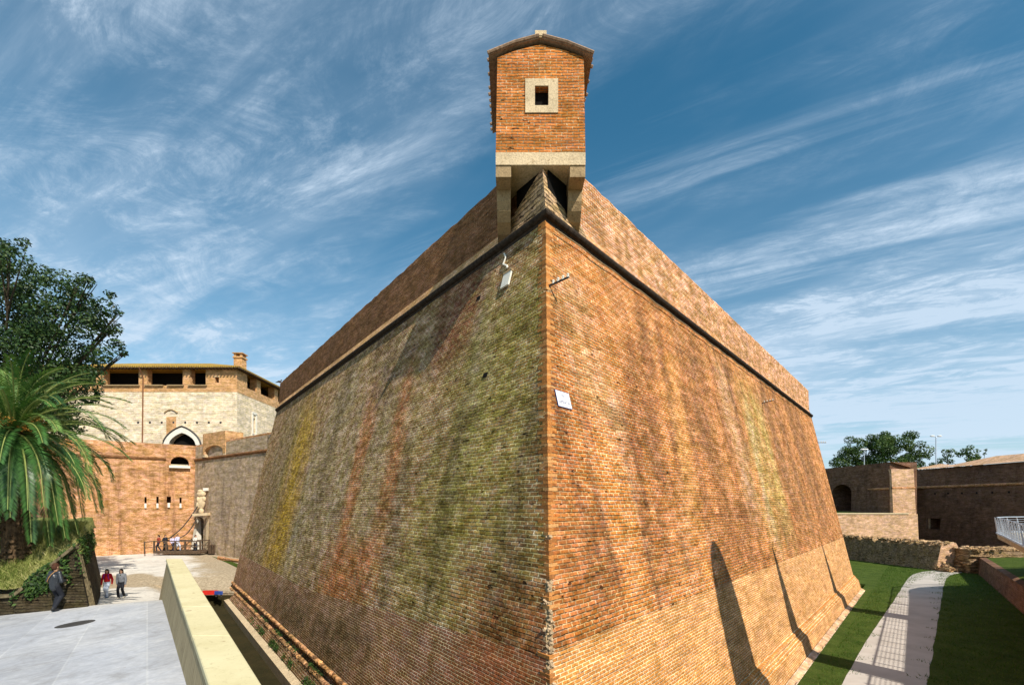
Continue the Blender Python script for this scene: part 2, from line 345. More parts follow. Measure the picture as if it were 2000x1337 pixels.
MAT['brick_box'] = brickwork('sentry_brick', (.58, .20, .042), (.36, .115, .028), (.56, .38, .20), bh=.082, bw=.31, ms=.014, darkj=.44, wob=.02, mottle=.3, bump=1.0, dist=.035, patch=.55, streaks=.1, rand=.22, missing=.66)
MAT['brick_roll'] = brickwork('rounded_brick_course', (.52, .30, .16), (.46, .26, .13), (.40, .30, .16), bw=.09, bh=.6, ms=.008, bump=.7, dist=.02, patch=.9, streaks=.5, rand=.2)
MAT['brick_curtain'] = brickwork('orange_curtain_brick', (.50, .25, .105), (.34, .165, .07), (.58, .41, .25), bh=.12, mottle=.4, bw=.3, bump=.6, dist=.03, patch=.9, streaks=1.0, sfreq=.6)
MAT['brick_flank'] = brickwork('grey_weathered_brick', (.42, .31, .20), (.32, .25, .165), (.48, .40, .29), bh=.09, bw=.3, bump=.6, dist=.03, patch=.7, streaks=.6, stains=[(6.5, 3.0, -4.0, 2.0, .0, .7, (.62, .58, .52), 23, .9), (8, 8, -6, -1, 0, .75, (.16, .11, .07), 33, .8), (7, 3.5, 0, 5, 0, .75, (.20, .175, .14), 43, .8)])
MAT['brick_far'] = brickwork('shaded_far_brick', (.17, .085, .05), (.12, .06, .038), (.23, .17, .11), bh=.12, bw=.3, bump=.6, dist=.03, patch=.8, streaks=.4)  # darker twin of the pale far brick: shade put into the colour
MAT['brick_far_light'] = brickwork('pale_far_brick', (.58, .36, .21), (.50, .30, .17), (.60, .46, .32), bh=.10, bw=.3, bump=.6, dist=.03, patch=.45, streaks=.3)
MAT['castle_stone'] = brickwork('castle_ashlar', (.72, .61, .44), (.64, .53, .37), (.62, .52, .37), bh=.24, bw=.5, ms=.010, mottle=.16, rowc=.10, rowshade=.4, bump=.5, dist=.03, patch=.45, streaks=.18, rand=.14, missing=.73)
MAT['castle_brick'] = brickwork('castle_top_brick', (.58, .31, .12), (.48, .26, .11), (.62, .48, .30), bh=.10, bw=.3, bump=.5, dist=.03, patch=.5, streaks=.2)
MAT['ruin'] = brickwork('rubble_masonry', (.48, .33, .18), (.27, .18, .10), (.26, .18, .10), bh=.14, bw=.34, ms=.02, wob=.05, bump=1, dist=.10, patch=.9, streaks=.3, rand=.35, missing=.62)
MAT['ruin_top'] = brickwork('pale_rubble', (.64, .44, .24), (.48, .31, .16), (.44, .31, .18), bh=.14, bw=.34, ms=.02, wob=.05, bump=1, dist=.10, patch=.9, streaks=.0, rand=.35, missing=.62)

def concrete_mat():
    m = N('board_marked_concrete', .85, .2); uv, u, v = m.uv()
    g = m.noise(uv, 1, 6, .65, .2, seed=2, sx=9, sy=.5); g2 = m.noise(uv, 3, 6, .7, seed=5)
    c = m.mix(m.ramp(g, .3, .7), (.25, .19, .095), (.46, .37, .22)); c = m.mix(m.ramp(g2, .5, .75, 0, .6), c, (.15, .11, .06))
    m.bump(m.math('ADD', g, g2), .6, .03); return m.done(c)
MAT['concrete'] = concrete_mat()
def coping_mat():
    m = N('cream_coping', .8, .25); o = m.ob()[0]
    a = m.noise(o, 1.3, 6, .6, seed=1); b = m.noise(o, 45, 4, .7, seed=2); d = m.noise(o, 3.5, 3, .5, seed=3)
    c = m.mix(m.ramp(a, .3, .7), (.60, .52, .29), (.68, .60, .36)); c = m.mix(m.ramp(b, .5, .9, 0, .5), c, (.40, .32, .17)); c = m.mix(m.ramp(d, .68, .74, 0, .7), c, (.34, .20, .10)); e = m.noise(o, 7, 7, .75, 1.0, seed=8); c = m.mix(m.ramp(e, .52, .68, 0, .55), c, (.42, .34, .18)); lf = m.noise(o, 28, 2, .5, seed=11); c = m.mix(m.ramp(lf, .75, .77), c, (.22, .10, .05))
    m.bump(b, .35, .01); return m.done(c)
MAT['coping'] = coping_mat()
def plaza_mat():
    m = N('pale_paving', .85, .25); o, x, y, z = m.ob()
    a = m.noise(o, .35, 6, .6, seed=1); b = m.noise(o, 7, 6, .7, seed=2)
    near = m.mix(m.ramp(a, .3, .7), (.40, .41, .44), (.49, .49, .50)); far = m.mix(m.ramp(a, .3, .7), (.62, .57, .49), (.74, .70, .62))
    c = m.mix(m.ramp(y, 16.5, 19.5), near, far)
    # paving joints, running with the road and across it
    du = m.math('ADD', m.math('MULTIPLY', x, .60), m.math('MULTIPLY', y, -.80)); dw = m.math('ADD', m.math('MULTIPLY', x, .80), m.math('MULTIPLY', y, .60))
    br = m.n('ShaderNodeTexBrick'); m.l(m.vec(m.math('ADD', du, m.math('MULTIPLY', b, .02)), dw), br.inputs['Vector']); br.inputs['Scale'].default_value = 1; br.inputs['Brick Width'].default_value = 2.6; br.inputs['Row Height'].default_value = 1.35
    br.inputs['Mortar Size'].default_value = .022; br.inputs['Mortar Smooth'].default_value = .6; br.offset = .37
    br.inputs['Color1'].default_value = (.90, .90, .90, 1); br.inputs['Color2'].default_value = (1.05, 1.05, 1.05, 1); br.inputs['Mortar'].default_value = (1.13, 1.12, 1.08, 1)
    c = m.mix(m.ramp(y, 18, 19, 1.0, 0.0), c, m.mix(1.0, c, br.outputs[0], 'MULTIPLY'))
    st = m.noise(o, 1.1, 7, .72, .8, seed=21); c = m.mix(m.ramp(st, .47, .70, 0, .6), c, (.26, .25, .24)); c = m.mix(m.ramp(st, .50, .32, 0, .3), c, (.60, .58, .54)); lf = m.noise(o, 17, 2, .5, seed=23); c = m.mix(m.ramp(lf, .76, .78), c, (.22, .13, .07))
    ne = m.math('MULTIPLY', m.math('SUBTRACT', m.noise(o, .55, 5, .6, .3, seed=4), .5), 5.0); yy = m.math('ADD', y, ne)
    d1 = m.math('MULTIPLY', m.ramp(yy, 19.0, 20.5), m.ramp(yy, 22.5, 24, 1, 0)); d2 = m.math('MULTIPLY', m.ramp(yy, 31.0, 32), m.ramp(yy, 37, 38, 1, 0))
    d3 = m.ramp(m.math('ADD', m.math('ADD', m.math('MULTIPLY', x, .8), m.math('MULTIPLY', y, .6)), ne), 2.6, 4.2)
    dirt = m.math('MAXIMUM', m.math('MAXIMUM', d1, d2), m.math('MULTIPLY', d3, m.ramp(y, 24, 28)))
    dc = m.mix(m.ramp(b, .35, .65), (.27, .20, .11), (.48, .38, .25))
    c = m.mix(m.math('MULTIPLY', dirt, .9), c, dc)
    sp_ = m.ramp(m.noise(o, 13, 2, .5, seed=6), .74, .78); c = m.mix(m.math('MULTIPLY', sp_, .7), c, (.25, .19, .14))
    s2 = m.ramp(b, .35, .75, .88, 1.1); c = m.mix(1.0, c, m.vec(s2, s2, s2), 'MULTIPLY')
    m.bump(b, .3, .02); return m.done(c)
MAT['plaza'] = plaza_mat()
def grass_mat(name, c1, c2, c3, s=1.0):
    m = N(name, .95, .1); o = m.ob()[0]
    a = m.noise(o, .9 * s, 6, .7, .3, seed=1); b = m.noise(o, 9 * s, 6, .75, seed=2); d = m.noise(o, 38 * s, 3, .7, seed=3)
    c = m.mix(m.ramp(a, .32, .68), c1, c2); c = m.mix(m.ramp(b, .52, .72, 0, .75), c, c3); k = m.ramp(d, .3, .7, .6, 1.35); c = m.mix(1.0, c, m.vec(k, k, k), 'MULTIPLY')
    m.bump(m.math('ADD', b, d), 1.0, .06); return m.done(c)
MAT['lawn'] = grass_mat('lawn_grass', (.045, .078, .010), (.078, .118, .018), (.17, .15, .05))
MAT['bank_grass'] = grass_mat('rough_bank_grass', (.16, .20, .04), (.32, .31, .11), (.42, .36, .18), .8)
MAT['ground'] = grass_mat('dry_ground', (.10, .12, .04), (.16, .15, .07), (.2, .17, .1), .4)
MAT['ditch'] = grass_mat('ditch_mud', (.035, .030, .012), (.060, .045, .018), (.05, .065, .015), 1.2)
MAT['path'] = N('pale_path', .85, .2)
_m = MAT['path']; _o = _m.ob()[0]; _a = _m.noise(_o, .6, 6, .65); _b = _m.noise(_o, 1, 5, .7, seed=3, sx=1.0, sy=9)
_c = _m.mix(_m.ramp(_a, .3, .7), (.40, .36, .315), (.50, .455, .405)); _c = _m.mix(_m.ramp(_b, .45, .8, 0, .4), _c, (.42, .36, .31)); _m.bump(_b, .3, .02); MAT['path'] = _m.done(_c)

def leaf_mat(name, cols, rough=.55, trans=.25, spec=.3):
    m = N(name, rough, spec); g = m.n('ShaderNodeObjectInfo'); at = m.n('ShaderNodeAttribute'); at.attribute_name = 'tone'
    c = m.mix(m.ramp(at.outputs['Fac'], 0, .5), cols[0], cols[1]); c = m.mix(m.ramp(at.outputs['Fac'], .5, 1), c, cols[2])
    m.done(c); t = m.n('ShaderNodeBsdfTranslucent'); m.put(m.mix(1.0, c, (1.3, 1.5, .7), 'MULTIPLY'), t.inputs[0]); mxs = m.n('ShaderNodeMixShader'); mxs.inputs[0].default_value = trans
    m.l(m.b.outputs[0], mxs.inputs[1]); m.l(t.outputs[0], mxs.inputs[2]); out = m.t.nodes['Material Output']; m.l(mxs.outputs[0], out.inputs[0]); return m.m
MAT['oak'] = leaf_mat('evergreen_leaves', [(.006, .020, .005), (.020, .052, .010), (.070, .110, .028)], .5, .15)
MAT['far_leaf'] = leaf_mat('tree_leaves', [(.02, .045, .01), (.05, .10, .018), (.11, .15, .03)], .6, .2)
MAT['palm'] = leaf_mat('palm_leaflets', [(.018, .055, .015), (.055, .145, .030), (.20, .31, .075)], .40, .10, .4)
MAT['ivy'] = leaf_mat('ivy_leaves', [(.012, .03, .006), (.03, .07, .012), (.08, .14, .025)], .6, .2)
MAT['blade'] = leaf_mat('grass_blades', [(.03, .075, .008), (.06, .125, .014), (.15, .19, .04)], .7, .25, .15)
MAT['dryblade'] = leaf_mat('dry_grass_blades', [(.12, .17, .03), (.30, .30, .10), (.50, .44, .22)], .8, .2, .1)
MAT['bark'] = plain('bark', (.06, .045, .03), .95, .1, .4, 8, bump=.8)
MAT['palmbark'] = plain('palm_bark', (.085, .055, .03), .95, .1, .5, 10, bump=1)
MAT['fruit'] = plain('palm_fruit_stalks', (.50, .24, .05), .8, .2, .3)

# ---------------------------------------------------------------- the bastion's own coordinates
c0 = Vector((.59, 7.13)); Z0 = -6.5; ZC = 7.94
uL = Vector((288 - 1000, F)).normalized(); uR = Vector((1812 - 1000, F)).normalized()
nL = Vector((-uL.y, uL.x)); nR = Vector((uR.y, -uR.x)); BL, BR = .28, .265
TL, TR = 34.8, 40.2
def corner(aL, aR):                          # where the two faces meet when moved inwards by aL and aR
    r = (nL.dot(c0) - aL, nR.dot(c0) - aR); det = nL.x * nR.y - nL.y * nR.x
    return Vector(((r[0] * nR.y - r[1] * nL.y) / det, (nL.x * r[1] - nR.x * r[0]) / det))
def bat(z): return BL * (z - Z0), BR * (z - Z0)
def faceL(t, z, o=0.0):                      # point on the left face: t metres from the corner, o metres proud
    a, b = bat(z); q = corner(a, b) + uL * t + nL * o; return Vector((q.x, q.y, z))
def faceR(t, z, o=0.0):
    a, b = bat(z); q = corner(a, b) + uR * t + nR * o; return Vector((q.x, q.y, z))
def onL(T, z, o=0.0):                         # the same, but T counted from the foot of the corner
    a, b = bat(z); return faceL(T - (corner(a, b) - c0).dot(uL), z, o)
def onR(T, z, o=0.0):
    a, b = bat(z); return faceR(T - (corner(a, b) - c0).dot(uR), z, o)
def uv_L(co, p): q = Vector((co.x, co.y)) - c0; return (q.dot(uL), co.z)
def uv_R(co, p): q = Vector((co.x, co.y)) - c0; return (q.dot(uR), co.z)
def profile(name, prof, mats, parent, side=None, t0=(0, 0), seg=1):
    """sweep (insetL, insetR, z) stations along both faces, mitred at the corner"""
    out = []
    for sd_ in ('L', 'R') if side is None else (side,):
        vs = []; fs = []; u = uL if sd_ == 'L' else uR; T = TL if sd_ == 'L' else TR; n = len(prof)
        for k in range(seg + 1):
            for (a, b, z) in prof:
                q = corner(a, b) + u * (T * k / seg); vs.append((q.x, q.y, z))
        for k in range(seg):
            for i in range(n - 1):
                f = [k * n + i, (k + 1) * n + i, (k + 1) * n + i + 1, k * n + i + 1]
                fs.append(f if sd_ == 'R' else f[::-1])
        fs.append([seg * n + i for i in range(n)] if sd_ == 'L' else [seg * n + i for i in range(n)][::-1])
        out.append(mesh(name, vs, fs, mats[0] if sd_ == 'L' else mats[-1], parent, uv_L if sd_ == 'L' else uv_R))
    return out

bastion = empty('bastion', (c0.x, c0.y, Z0), 'huge sloping brick bastion, sharp corner towards the camera, mossy left face, orange right face', 'bastion')
def bpart(name, *a, **k):
    o = a[0]; o.name = name; relative(o, bastion); return o
# main faces, an old upper zone and a repointed lower zone on each
SEAM_R = -2.7
def seamL(t): return -2.75 - .95 * min(1, t / 16.0)
def face_strip(side, zlo, zhi, mat, name, steps=12, ch=.10):
    vs = []; fs = []; T = TL if side == 'L' else TR; fn = faceL if side == 'L' else faceR
    for k in range(steps + 1):
        t = ch + (T - ch) * k / steps
        for z in (zlo(t), zhi(t)): vs.append(fn(t, z))
    for k in range(steps):
        f = [2 * k, 2 * k + 2, 2 * k + 3, 2 * k + 1]; fs.append(f if side == 'R' else f[::-1])
    return relative(mesh(name, vs, fs, mat, None, uv_L if side == 'L' else uv_R), bastion)
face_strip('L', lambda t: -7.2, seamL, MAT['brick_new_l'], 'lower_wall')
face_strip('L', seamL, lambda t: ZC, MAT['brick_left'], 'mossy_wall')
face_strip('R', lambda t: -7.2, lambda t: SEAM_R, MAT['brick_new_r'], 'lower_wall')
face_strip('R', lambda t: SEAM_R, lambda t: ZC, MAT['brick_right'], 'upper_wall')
# chamfered core behind the corner bricks, returns at the far ends and the top fill
vs = [faceL(.10, -7.2), faceL(.10, ZC), faceR(.10, ZC), faceR(.10, -7.2)]
relative(mesh('corner_core', vs, [[0, 3, 2, 1]], MAT['stone_grey']), bastion)
mb = MB()
A, B = faceL(TL, -7.2), faceL(TL, ZC); A2 = A + Vector((14, 9, 0)); B2 = B + Vector((14, 9, 0)); mb.add([A, B, B2, A2], [[0, 1, 2, 3]])
A, B = faceR(TR, -7.2), faceR(TR, ZC); A3 = A + Vector((-14, 10, 0)); B3 = B + Vector((-14, 10, 0)); mb.add([A, B, B3, A3], [[3, 2, 1, 0]])
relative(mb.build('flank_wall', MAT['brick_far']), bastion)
# corner bricks, each course laid by itself, with a broken stretch low down
mq = MB(); z = -6.4; i = 0; r = random.Random(3); broken = []
while z < ZC - .12:
    h = .075; zc = z + h / 2
    gap = -2.75 < z < -2.05 and r.random() < .85 or (-2.05 <= z < -.2 and r.random() < .30) or r.random() < .02 or (-3.4 < z < -2.75 and r.random() < .5)
    if not gap:
        a, b = bat(zc); lo, hi = z + .006, z + h - .004
        l1, l2 = (.30 + r.uniform(-.03, .05), .15 + r.uniform(-.02, .05)); 
        if i % 2: l1, l2 = l2, l1
        pr = r.uniform(.002, .022); pr2 = r.uniform(.002, .016)
        c_ = corner(a - pr, b - pr2); cl = corner(a - pr, b - pr2) + uL * l1; cr = c_ + uR * l2; inn = corner(a + .14, b + .14)
        il = inn + uL * l1; ir = inn + uR * l2
        slant = r.uniform(-.006, .006)
        mq.prism([c_, cr, ir, inn, il, cl], [lo, lo + slant, lo, lo, lo, lo - slant], [hi, hi + slant, hi, hi, hi, hi - slant])
    else: broken.append(zc)
    z += h; i += 1
qu = mq.build('quoin', MAT['brick_right'])
qm = N('corner_bricks', .93, .1); at = qm.n('ShaderNodeAttribute'); at.attribute_name = 'tone'; ob_ = qm.ob()[0]
_c = qm.mix(qm.ramp(at.outputs['Fac'], 0, .6), (.34, .14, .045), (.58, .24, .065)); _c = qm.mix(qm.ramp(at.outputs['Fac'], .6, 1), _c, (.64, .34, .13))
_n = qm.noise(ob_, 22, 5, .7); _k = qm.ramp(_n, .25, .75, .65, 1.25); _c = qm.mix(1.0, _c, qm.vec(_k, _k, _k), 'MULTIPLY'); qm.bump(_n, .7, .02)
qu.data.materials[0] = qm.done(_c)
ta = qu.data.attributes.new('tone', 'FLOAT', 'FACE'); nf = len(qu.data.polygons); tv = np.repeat(rng.random(nf // 8 + 1), 8)[:nf]; ta.data.foreach_set('value', tv.astype(np.float32))
relative(qu, bastion)
mr = MB()
for zc in broken:
    for _ in range(5):
        q = faceL(random.uniform(-.02, .12), zc + random.uniform(-.03, .03), random.uniform(-.06, .02)) if random.random() < .5 else faceR(random.uniform(0, .14), zc + random.uniform(-.03, .03), random.uniform(-.06, .02))
        s_ = random.uniform(.025, .06); mr.box(q, (s_ * 1.5, s_, s_ * .6), M=Matrix.Rotation(random.uniform(0, 3), 3, Vector((random.random(), random.random(), random.random() + .1)).normalized()))
relative(mr.build('rubble_core', plain('core_mortar', (.46, .33, .20), .9, .1, .35, 12, bump=.8)), bastion)
# plinth: footing, vertical face, weathered top (right) and two round courses (left)
def Pf(o, z): a, b = 0, 0; return (a - o, b - o, z)
bz = lambda z, o: (bat(z)[0] - o, bat(z)[1] - o, z)
for o_ in profile('plinth_footing', [Pf(.60, -7.4), Pf(.60, -6.50), Pf(.40, -6.42), Pf(.34, -6.40)], [MAT['stone'], MAT['brick_far_light']], None): relative(o_, bastion)
o_ = profile('plinth', [Pf(.36, -6.6), Pf(.30, -6.38), Pf(.14, -5.85), Pf(.06, -5.78), bz(-5.62, .10), bz(-5.50, .0), bz(-5.45, -.02)], [MAT['brick_new_r']], None, 'R')[0]; relative(o_, bastion)
o_ = profile('plinth', [Pf(.36, -6.6), Pf(.30, -6.40), Pf(.08, -6.12), bz(-5.95, .06), bz(-5.70, .02), bz(-5.5, -.02)], [MAT['brick_new_l']], None, 'L')[0]; relative(o_, bastion)
def roll(zc, r_, o, name, side, mat, n=9):
    pr = []
    for k in range(n + 1):
        an = math.radians(-100 + 200 * k / n); z_ = zc + r_ * math.sin(an); oo = o + r_ * math.cos(an)
        a, b = bat(zc); pr.append((a - oo, b - oo, z_))
    o_ = profile(name, pr, [mat], None, side, seg=260)[0]
    rr_ = random.Random(int(zc * -100)); base_ = 0
    for i_, v_ in enumerate(o_.data.vertices):
        if i_ % (n + 1) == 0: base_ = rr_.uniform(-.016, .016) - (.05 if rr_.random() < .05 else 0)
        v_.co += Vector((nL.x if side == 'L' else nR.x, nL.y if side == 'L' else nR.y, .5)) * (base_ + rr_.uniform(-.006, .006))
    return relative(o_, bastion)
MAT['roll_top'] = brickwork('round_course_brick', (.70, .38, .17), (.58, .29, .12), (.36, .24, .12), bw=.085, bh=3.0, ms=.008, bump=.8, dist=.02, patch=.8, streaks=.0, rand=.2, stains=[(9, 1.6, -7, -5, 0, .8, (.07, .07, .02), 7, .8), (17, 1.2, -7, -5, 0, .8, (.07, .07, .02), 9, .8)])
roll(-6.02, .10, .10, 'round_course', 'L', MAT['roll_top'])
roll(-5.66, .10, .06, 'round_course', 'L', MAT['roll_top'])
roll(-5.62, .07, .06, 'round_course', 'R', MAT['brick_new_r'])
# cordon moulding
MAT['cordon'] = plain('dark_moulding', (.040, .030, .022), .9, .1, .4, 8, bump=.8)  # one near-black colour over the whole moulding
a0, b0 = bat(ZC)
for sd_ in 'LR':
    pr = [(a0 + .02, b0 + .02, ZC - .30), (a0 - .05, b0 - .05, ZC - .27), (a0 - .06, b0 - .06, ZC - .17)]
    for k in range(8):
        an = math.radians(-90 + 180 * k / 7); pr.append((a0 - .07 - .13 * math.cos(an), b0 - .07 - .13 * math.cos(an), ZC + .11 * math.sin(an)))
    pr.append((a0 + .05, b0 + .05, ZC + .16))
    relative(profile('cordon', pr, [MAT['cordon']], None, sd_)[0], bastion)
# sloping ledge and parapet above the cordon
for o_ in profile('ledge', [(a0 + .03, b0 + .03, ZC + .12), (a0 + .03, b0 + .03, ZC + .16), (a0 + .20, b0 + .20, ZC + .62)], [MAT['castle_brick'], MAT['brick_par_r']], None): relative(o_, bastion)
TOP = 10.4
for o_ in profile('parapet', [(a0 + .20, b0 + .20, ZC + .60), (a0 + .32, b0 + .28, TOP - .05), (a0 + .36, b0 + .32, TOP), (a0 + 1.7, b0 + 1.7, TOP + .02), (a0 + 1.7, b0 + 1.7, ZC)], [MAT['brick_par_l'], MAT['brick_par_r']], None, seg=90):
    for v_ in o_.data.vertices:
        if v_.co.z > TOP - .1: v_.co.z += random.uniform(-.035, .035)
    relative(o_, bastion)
# top fill
q = [corner(a0 + 1.6, b0 + 1.6), corner(a0 + 1.6, b0 + 1.6) + uR * (TR - 1), Vector((4, 60)), corner(a0 + 1.6, b0 + 1.6) + uL * (TL - 1)]
relative(mesh('terreplein', [(p.x, p.y, ZC + .5) for p in q], [[0, 1, 2, 3]], MAT['ground']), bastion)
# stone spur at the corner, under the sentry box
cc = corner(a0 + .02, b0 + .02); ct = corner(a0 + .20, b0 + .20); ap = Vector((.86, 13.72, 9.50))
L0, L1 = cc + uL * 2.3, ct + uL * 2.0; R0, R1 = cc + uR * 2.3, ct + uR * 2.0
vs = [(cc.x, cc.y, ZC + .14), ap, (L1.x, L1.y, ZC + .66), (L0.x, L0.y, ZC + .14), (R1.x, R1.y, ZC + .66), (R0.x, R0.y, ZC + .14), (ap.x, ap.y + 1.0, 9.45)]
relative(mesh('corner_spur', vs, [[0, 3, 2, 1], [0, 1, 4, 5], [1, 2, 6], [1, 6, 4]], MAT['ruin_top']), bastion)
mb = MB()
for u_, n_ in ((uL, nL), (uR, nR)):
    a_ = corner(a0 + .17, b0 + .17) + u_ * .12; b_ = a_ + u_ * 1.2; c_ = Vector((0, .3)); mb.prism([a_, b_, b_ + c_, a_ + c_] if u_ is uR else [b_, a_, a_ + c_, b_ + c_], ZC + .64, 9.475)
relative(mb.build('recess_shade_panel', MAT['dark']), bastion)  # dark panels stand in for the shade in the recess under the box
# white repair at the far end of the right parapet
# ---------------------------------------------------------------- sentry box
DB = 13.6; XC = .80; XW = 1.255; BD = 2.6
sb = empty('sentry_box', (XC, DB + BD / 2, 9.4), 'brick sentry box with gabled roof and small square window, perched on the bastion corner', 'sentry box')
zb0, zb1, ze, zg = 9.83, 9.84, 12.50, 12.86
XT = XW - .045
m_ = MB()
fr = [(-XW, zb0), (XW, zb0), (XT, ze), (XT * .55, zg - .16), (0, zg), (-XT * .55, zg - .16), (-XT, ze)]
n = len(fr); vs = [(XC + x, DB + .02, z) for x, z in fr] + [(XC + x, DB + BD, z) for x, z in fr]
bx = mesh('brick_body', vs, [list(range(n)), [n + i for i in range(n)][::-1]] + [[(i + 1) % n, i, n + i, n + (i + 1) % n] for i in range(n)], MAT['brick_box'])
WX, WZ = (P(1058, 186, DB).x), P(1058, 187, DB).z
cut(bx, [MB().box((WX, DB + .2, WZ), (.39, .9, .53)), MB().box((XC, DB + BD / 2 + .1, 11.1), (1.9, BD - .6, 2.0)), ])
relative(bx, sb)
m_ = MB(); fw, fh = .46, .47
for (cx, cz, sx_, sz_) in ((WX, WZ + .375, .92, .20), (WX, WZ - .375, .92, .20), (WX - .325, WZ, .27, .55), (WX + .325, WZ, .27, .55)):
    m_.box((cx, DB + .06, cz), (sx_, .14, sz_))
relative(MB().box((WX, DB + .24, WZ), (1.6, .05, 1.6)).build('room_shade_panel', MAT['dark']), sb); wf = m_.build('window_frame', MAT['stone']); relative(wf, sb)  # black panel added for the unlit inside behind the window
relative(MB().box((XC, DB + BD / 2, 9.655), (2 * XW, BD, .35)).build('floor_slab', MAT['stone']), sb)
for sx_ in (-1, 1):
    cx = XC + sx_ * (XW - .215); m_ = MB()
    m_.add([(cx - .215, DB + .03, 9.16), (cx + .215, DB + .03, 9.16), (cx + .215, DB + .03, 9.478), (cx - .215, DB + .03, 9.478), (cx - .215, 15.6, 9.16), (cx + .215, 15.6, 9.16), (cx + .215, 15.6, 9.478), (cx - .215, 15.6, 9.478)],
           [[0, 1, 2, 3], [5, 4, 7, 6], [4, 0, 3, 7], [1, 5, 6, 2], [0, 4, 5, 1], [3, 2, 6, 7]])
    prof_ = [(DB + .60, 9.158), (DB + .62, 8.85), (DB + .72, 8.62), (DB + .92, 8.40), (DB + 1.3, 8.24), (16.2, 8.2), (16.2, 9.158)]
    k = len(prof_); vs = [(cx - .20, y, z) for y, z in prof_] + [(cx + .20, y, z) for y, z in prof_]
    m_.add(vs, [[i for i in range(k)], [k + i for i in range(k)][::-1]] + [[(i + 1) % k, i, k + i, k + (i + 1) % k] for i in range(k)])
    relative(m_.build('corbel', MAT['stone_grey']), sb)
m_ = MB(); ov = .27; xe, zeav = XW + .20, ze - .02
rp = [(-xe, zeav), (-xe * .5, (zeav + zg + .12) / 2 + .05), (0, zg + .10), (xe * .5, (zeav + zg + .12) / 2 + .05), (xe, zeav)]
vs = []; 
for y in (DB - .07, DB + BD + .2):
    for dz in (0, .05): vs += [(XC + x, y, z + dz) for x, z in rp]
fs = []
for i in range(4):
    fs += [[i, i + 1, 6 + i, 5 + i], [10 + i + 1, 10 + i, 15 + i, 16 + i], [i + 1, i, 10 + i, 11 + i], [5 + i, 6 + i, 16 + i, 15 + i]]
fs += [[0, 5, 15, 10], [4, 14, 19, 9]]
MAT['tile'] = plain('roof_tile', (.30, .20, .13), .85, .2, .3, 12, bump=.6)
relative(mesh('roof', vs, fs, MAT['tile']), sb)
m_ = MB()                                    # pan-tile rows that end in the ragged eaves
for sx_ in (-1, 1):
    for k in range(13):
        y = DB - .08 + k * .23; m_.tube([(XC + sx_ * .05, y, zg + .16), (XC + sx_ * xe * .5, y, (zeav + zg + .12) / 2 + .11), (XC + sx_ * (xe + random.uniform(.0, .07)), y + random.uniform(-.02, .02), zeav + .06 + random.uniform(-.02, .01))], .045, 6)
relative(m_.build('roof_tile', MAT['tile']), sb)
relative(MB().tube([(XC, DB - .09, zg + .19), (XC, DB + BD + .2, zg + .25)], .10, 10).build('ridge_tile', MAT['stone_grey']), sb)
relative(MB().prism([(XC - .16, DB - .1), (XC + .16, DB - .1), (XC + .16, DB + .25), (XC - .16, DB + .25)], zg + .14, zg + .28).build('ridge_finial', MAT['stone']), sb)

# ---------------------------------------------------------------- ground, lawn, path, ditch, plaza
tagit(mesh('ground', [(-900, -900, -7.35), (900, -900, -7.35), (900, 1500, -7.35), (-900, 1500, -7.35)], [[0, 1, 2, 3]], MAT['ground']), kind='structure')
bl = corner(-.3, -.3)
def lr(z, d, o): return None
e1 = corner(0, -.35) + uR * (-14); e2 = corner(0, -.35) + uR * 43
tagit(MB().prism([(e1.x, e1.y), (e1.x + 60, e1.y), (150, 40), (150, 110), (14, 110), (e2.x - 8, e2.y + 8), (e2.x, e2.y)], -7.3, -6.5).build('moat_lawn', MAT['lawn']), kind='structure')
Lp = [(1560, 1480), (1645, 1334), (1690, 1254), (1723, 1205), (1746, 1172), (1764, 1143), (1772, 1130), (1783, 1121), (1800, 1116), (1835, 1112), (1868, 1096), (1872, 1086)]
Rp = [(1790, 1480), (1812, 1334), (1825, 1251), (1833, 1200), (1838, 1172), (1843, 1143), (1845, 1136), (1848, 1129), (1855, 1122.5), (1884, 1116), (1925, 1105), (1925, 1088)]
gp = lambda q: ((q[0] - 1000) / F * (6.5 * F / (q[1] - YH)), 6.5 * F / (q[1] - YH))
def densify(a, k=6):
    out = []
    for i in range(len(a) - 1):
        for j in range(k): f = j / k; out.append((a[i][0] * (1 - f) + a[i + 1][0] * f, a[i][1] * (1 - f) + a[i + 1][1] * f))
    return out + [a[-1]]
la = densify([gp(q) for q in Lp]); ra = densify([gp(q) for q in Rp]); vs = []; fs = []
for i, (a, b) in enumerate(zip(la, ra)):
    j1, j2 = random.uniform(-.02, .02), random.uniform(-.05, .05)
    vs += [(a[0] + j1, a[1], -6.494), (b[0] + j2, b[1], -6.494)]
fs = [[2 * i, 2 * i + 1, 2 * i + 3, 2 * i + 2] for i in range(len(la) - 1)]
tagit(mesh('moat_path', vs, fs, MAT['path']), kind='structure')
KW1, KW2 = .74, 1.38                         # ramp wall edges: X = K - .7495 Y
def wl_(K, Y): return K - .7495 * Y
def plaza_z(x, y):
    yy = min(y, 17.8); z = -2.608 + .0887 * max(x, -24) + .0137 * yy
    if y > 17.8:
        t = min(1, (y - 17.8) / 10.2); t = t * .55 + .45 * (t * t * (3 - 2 * t)); z = z * (1 - t) + -5.4 * t
        if y > 26:
            w = min(1, max(0, (x - (wl_(KW2, y) - 1.2)) / 2.2)); q = min(1, max(0, (39 - y) / 6)); z -= .75 * w * q * q * (3 - 2 * q)
    return z
ys = [-4, 0, 4, 8, 11, 14, 16, 17, 17.8, 18.6, 19.5, 21, 23, 25, 26.5, 28, 30, 32.9, 33, 34, 35, 36, 37, 38, 39, 42, 45, 50, 56, 62]; vs = []; nx = 40
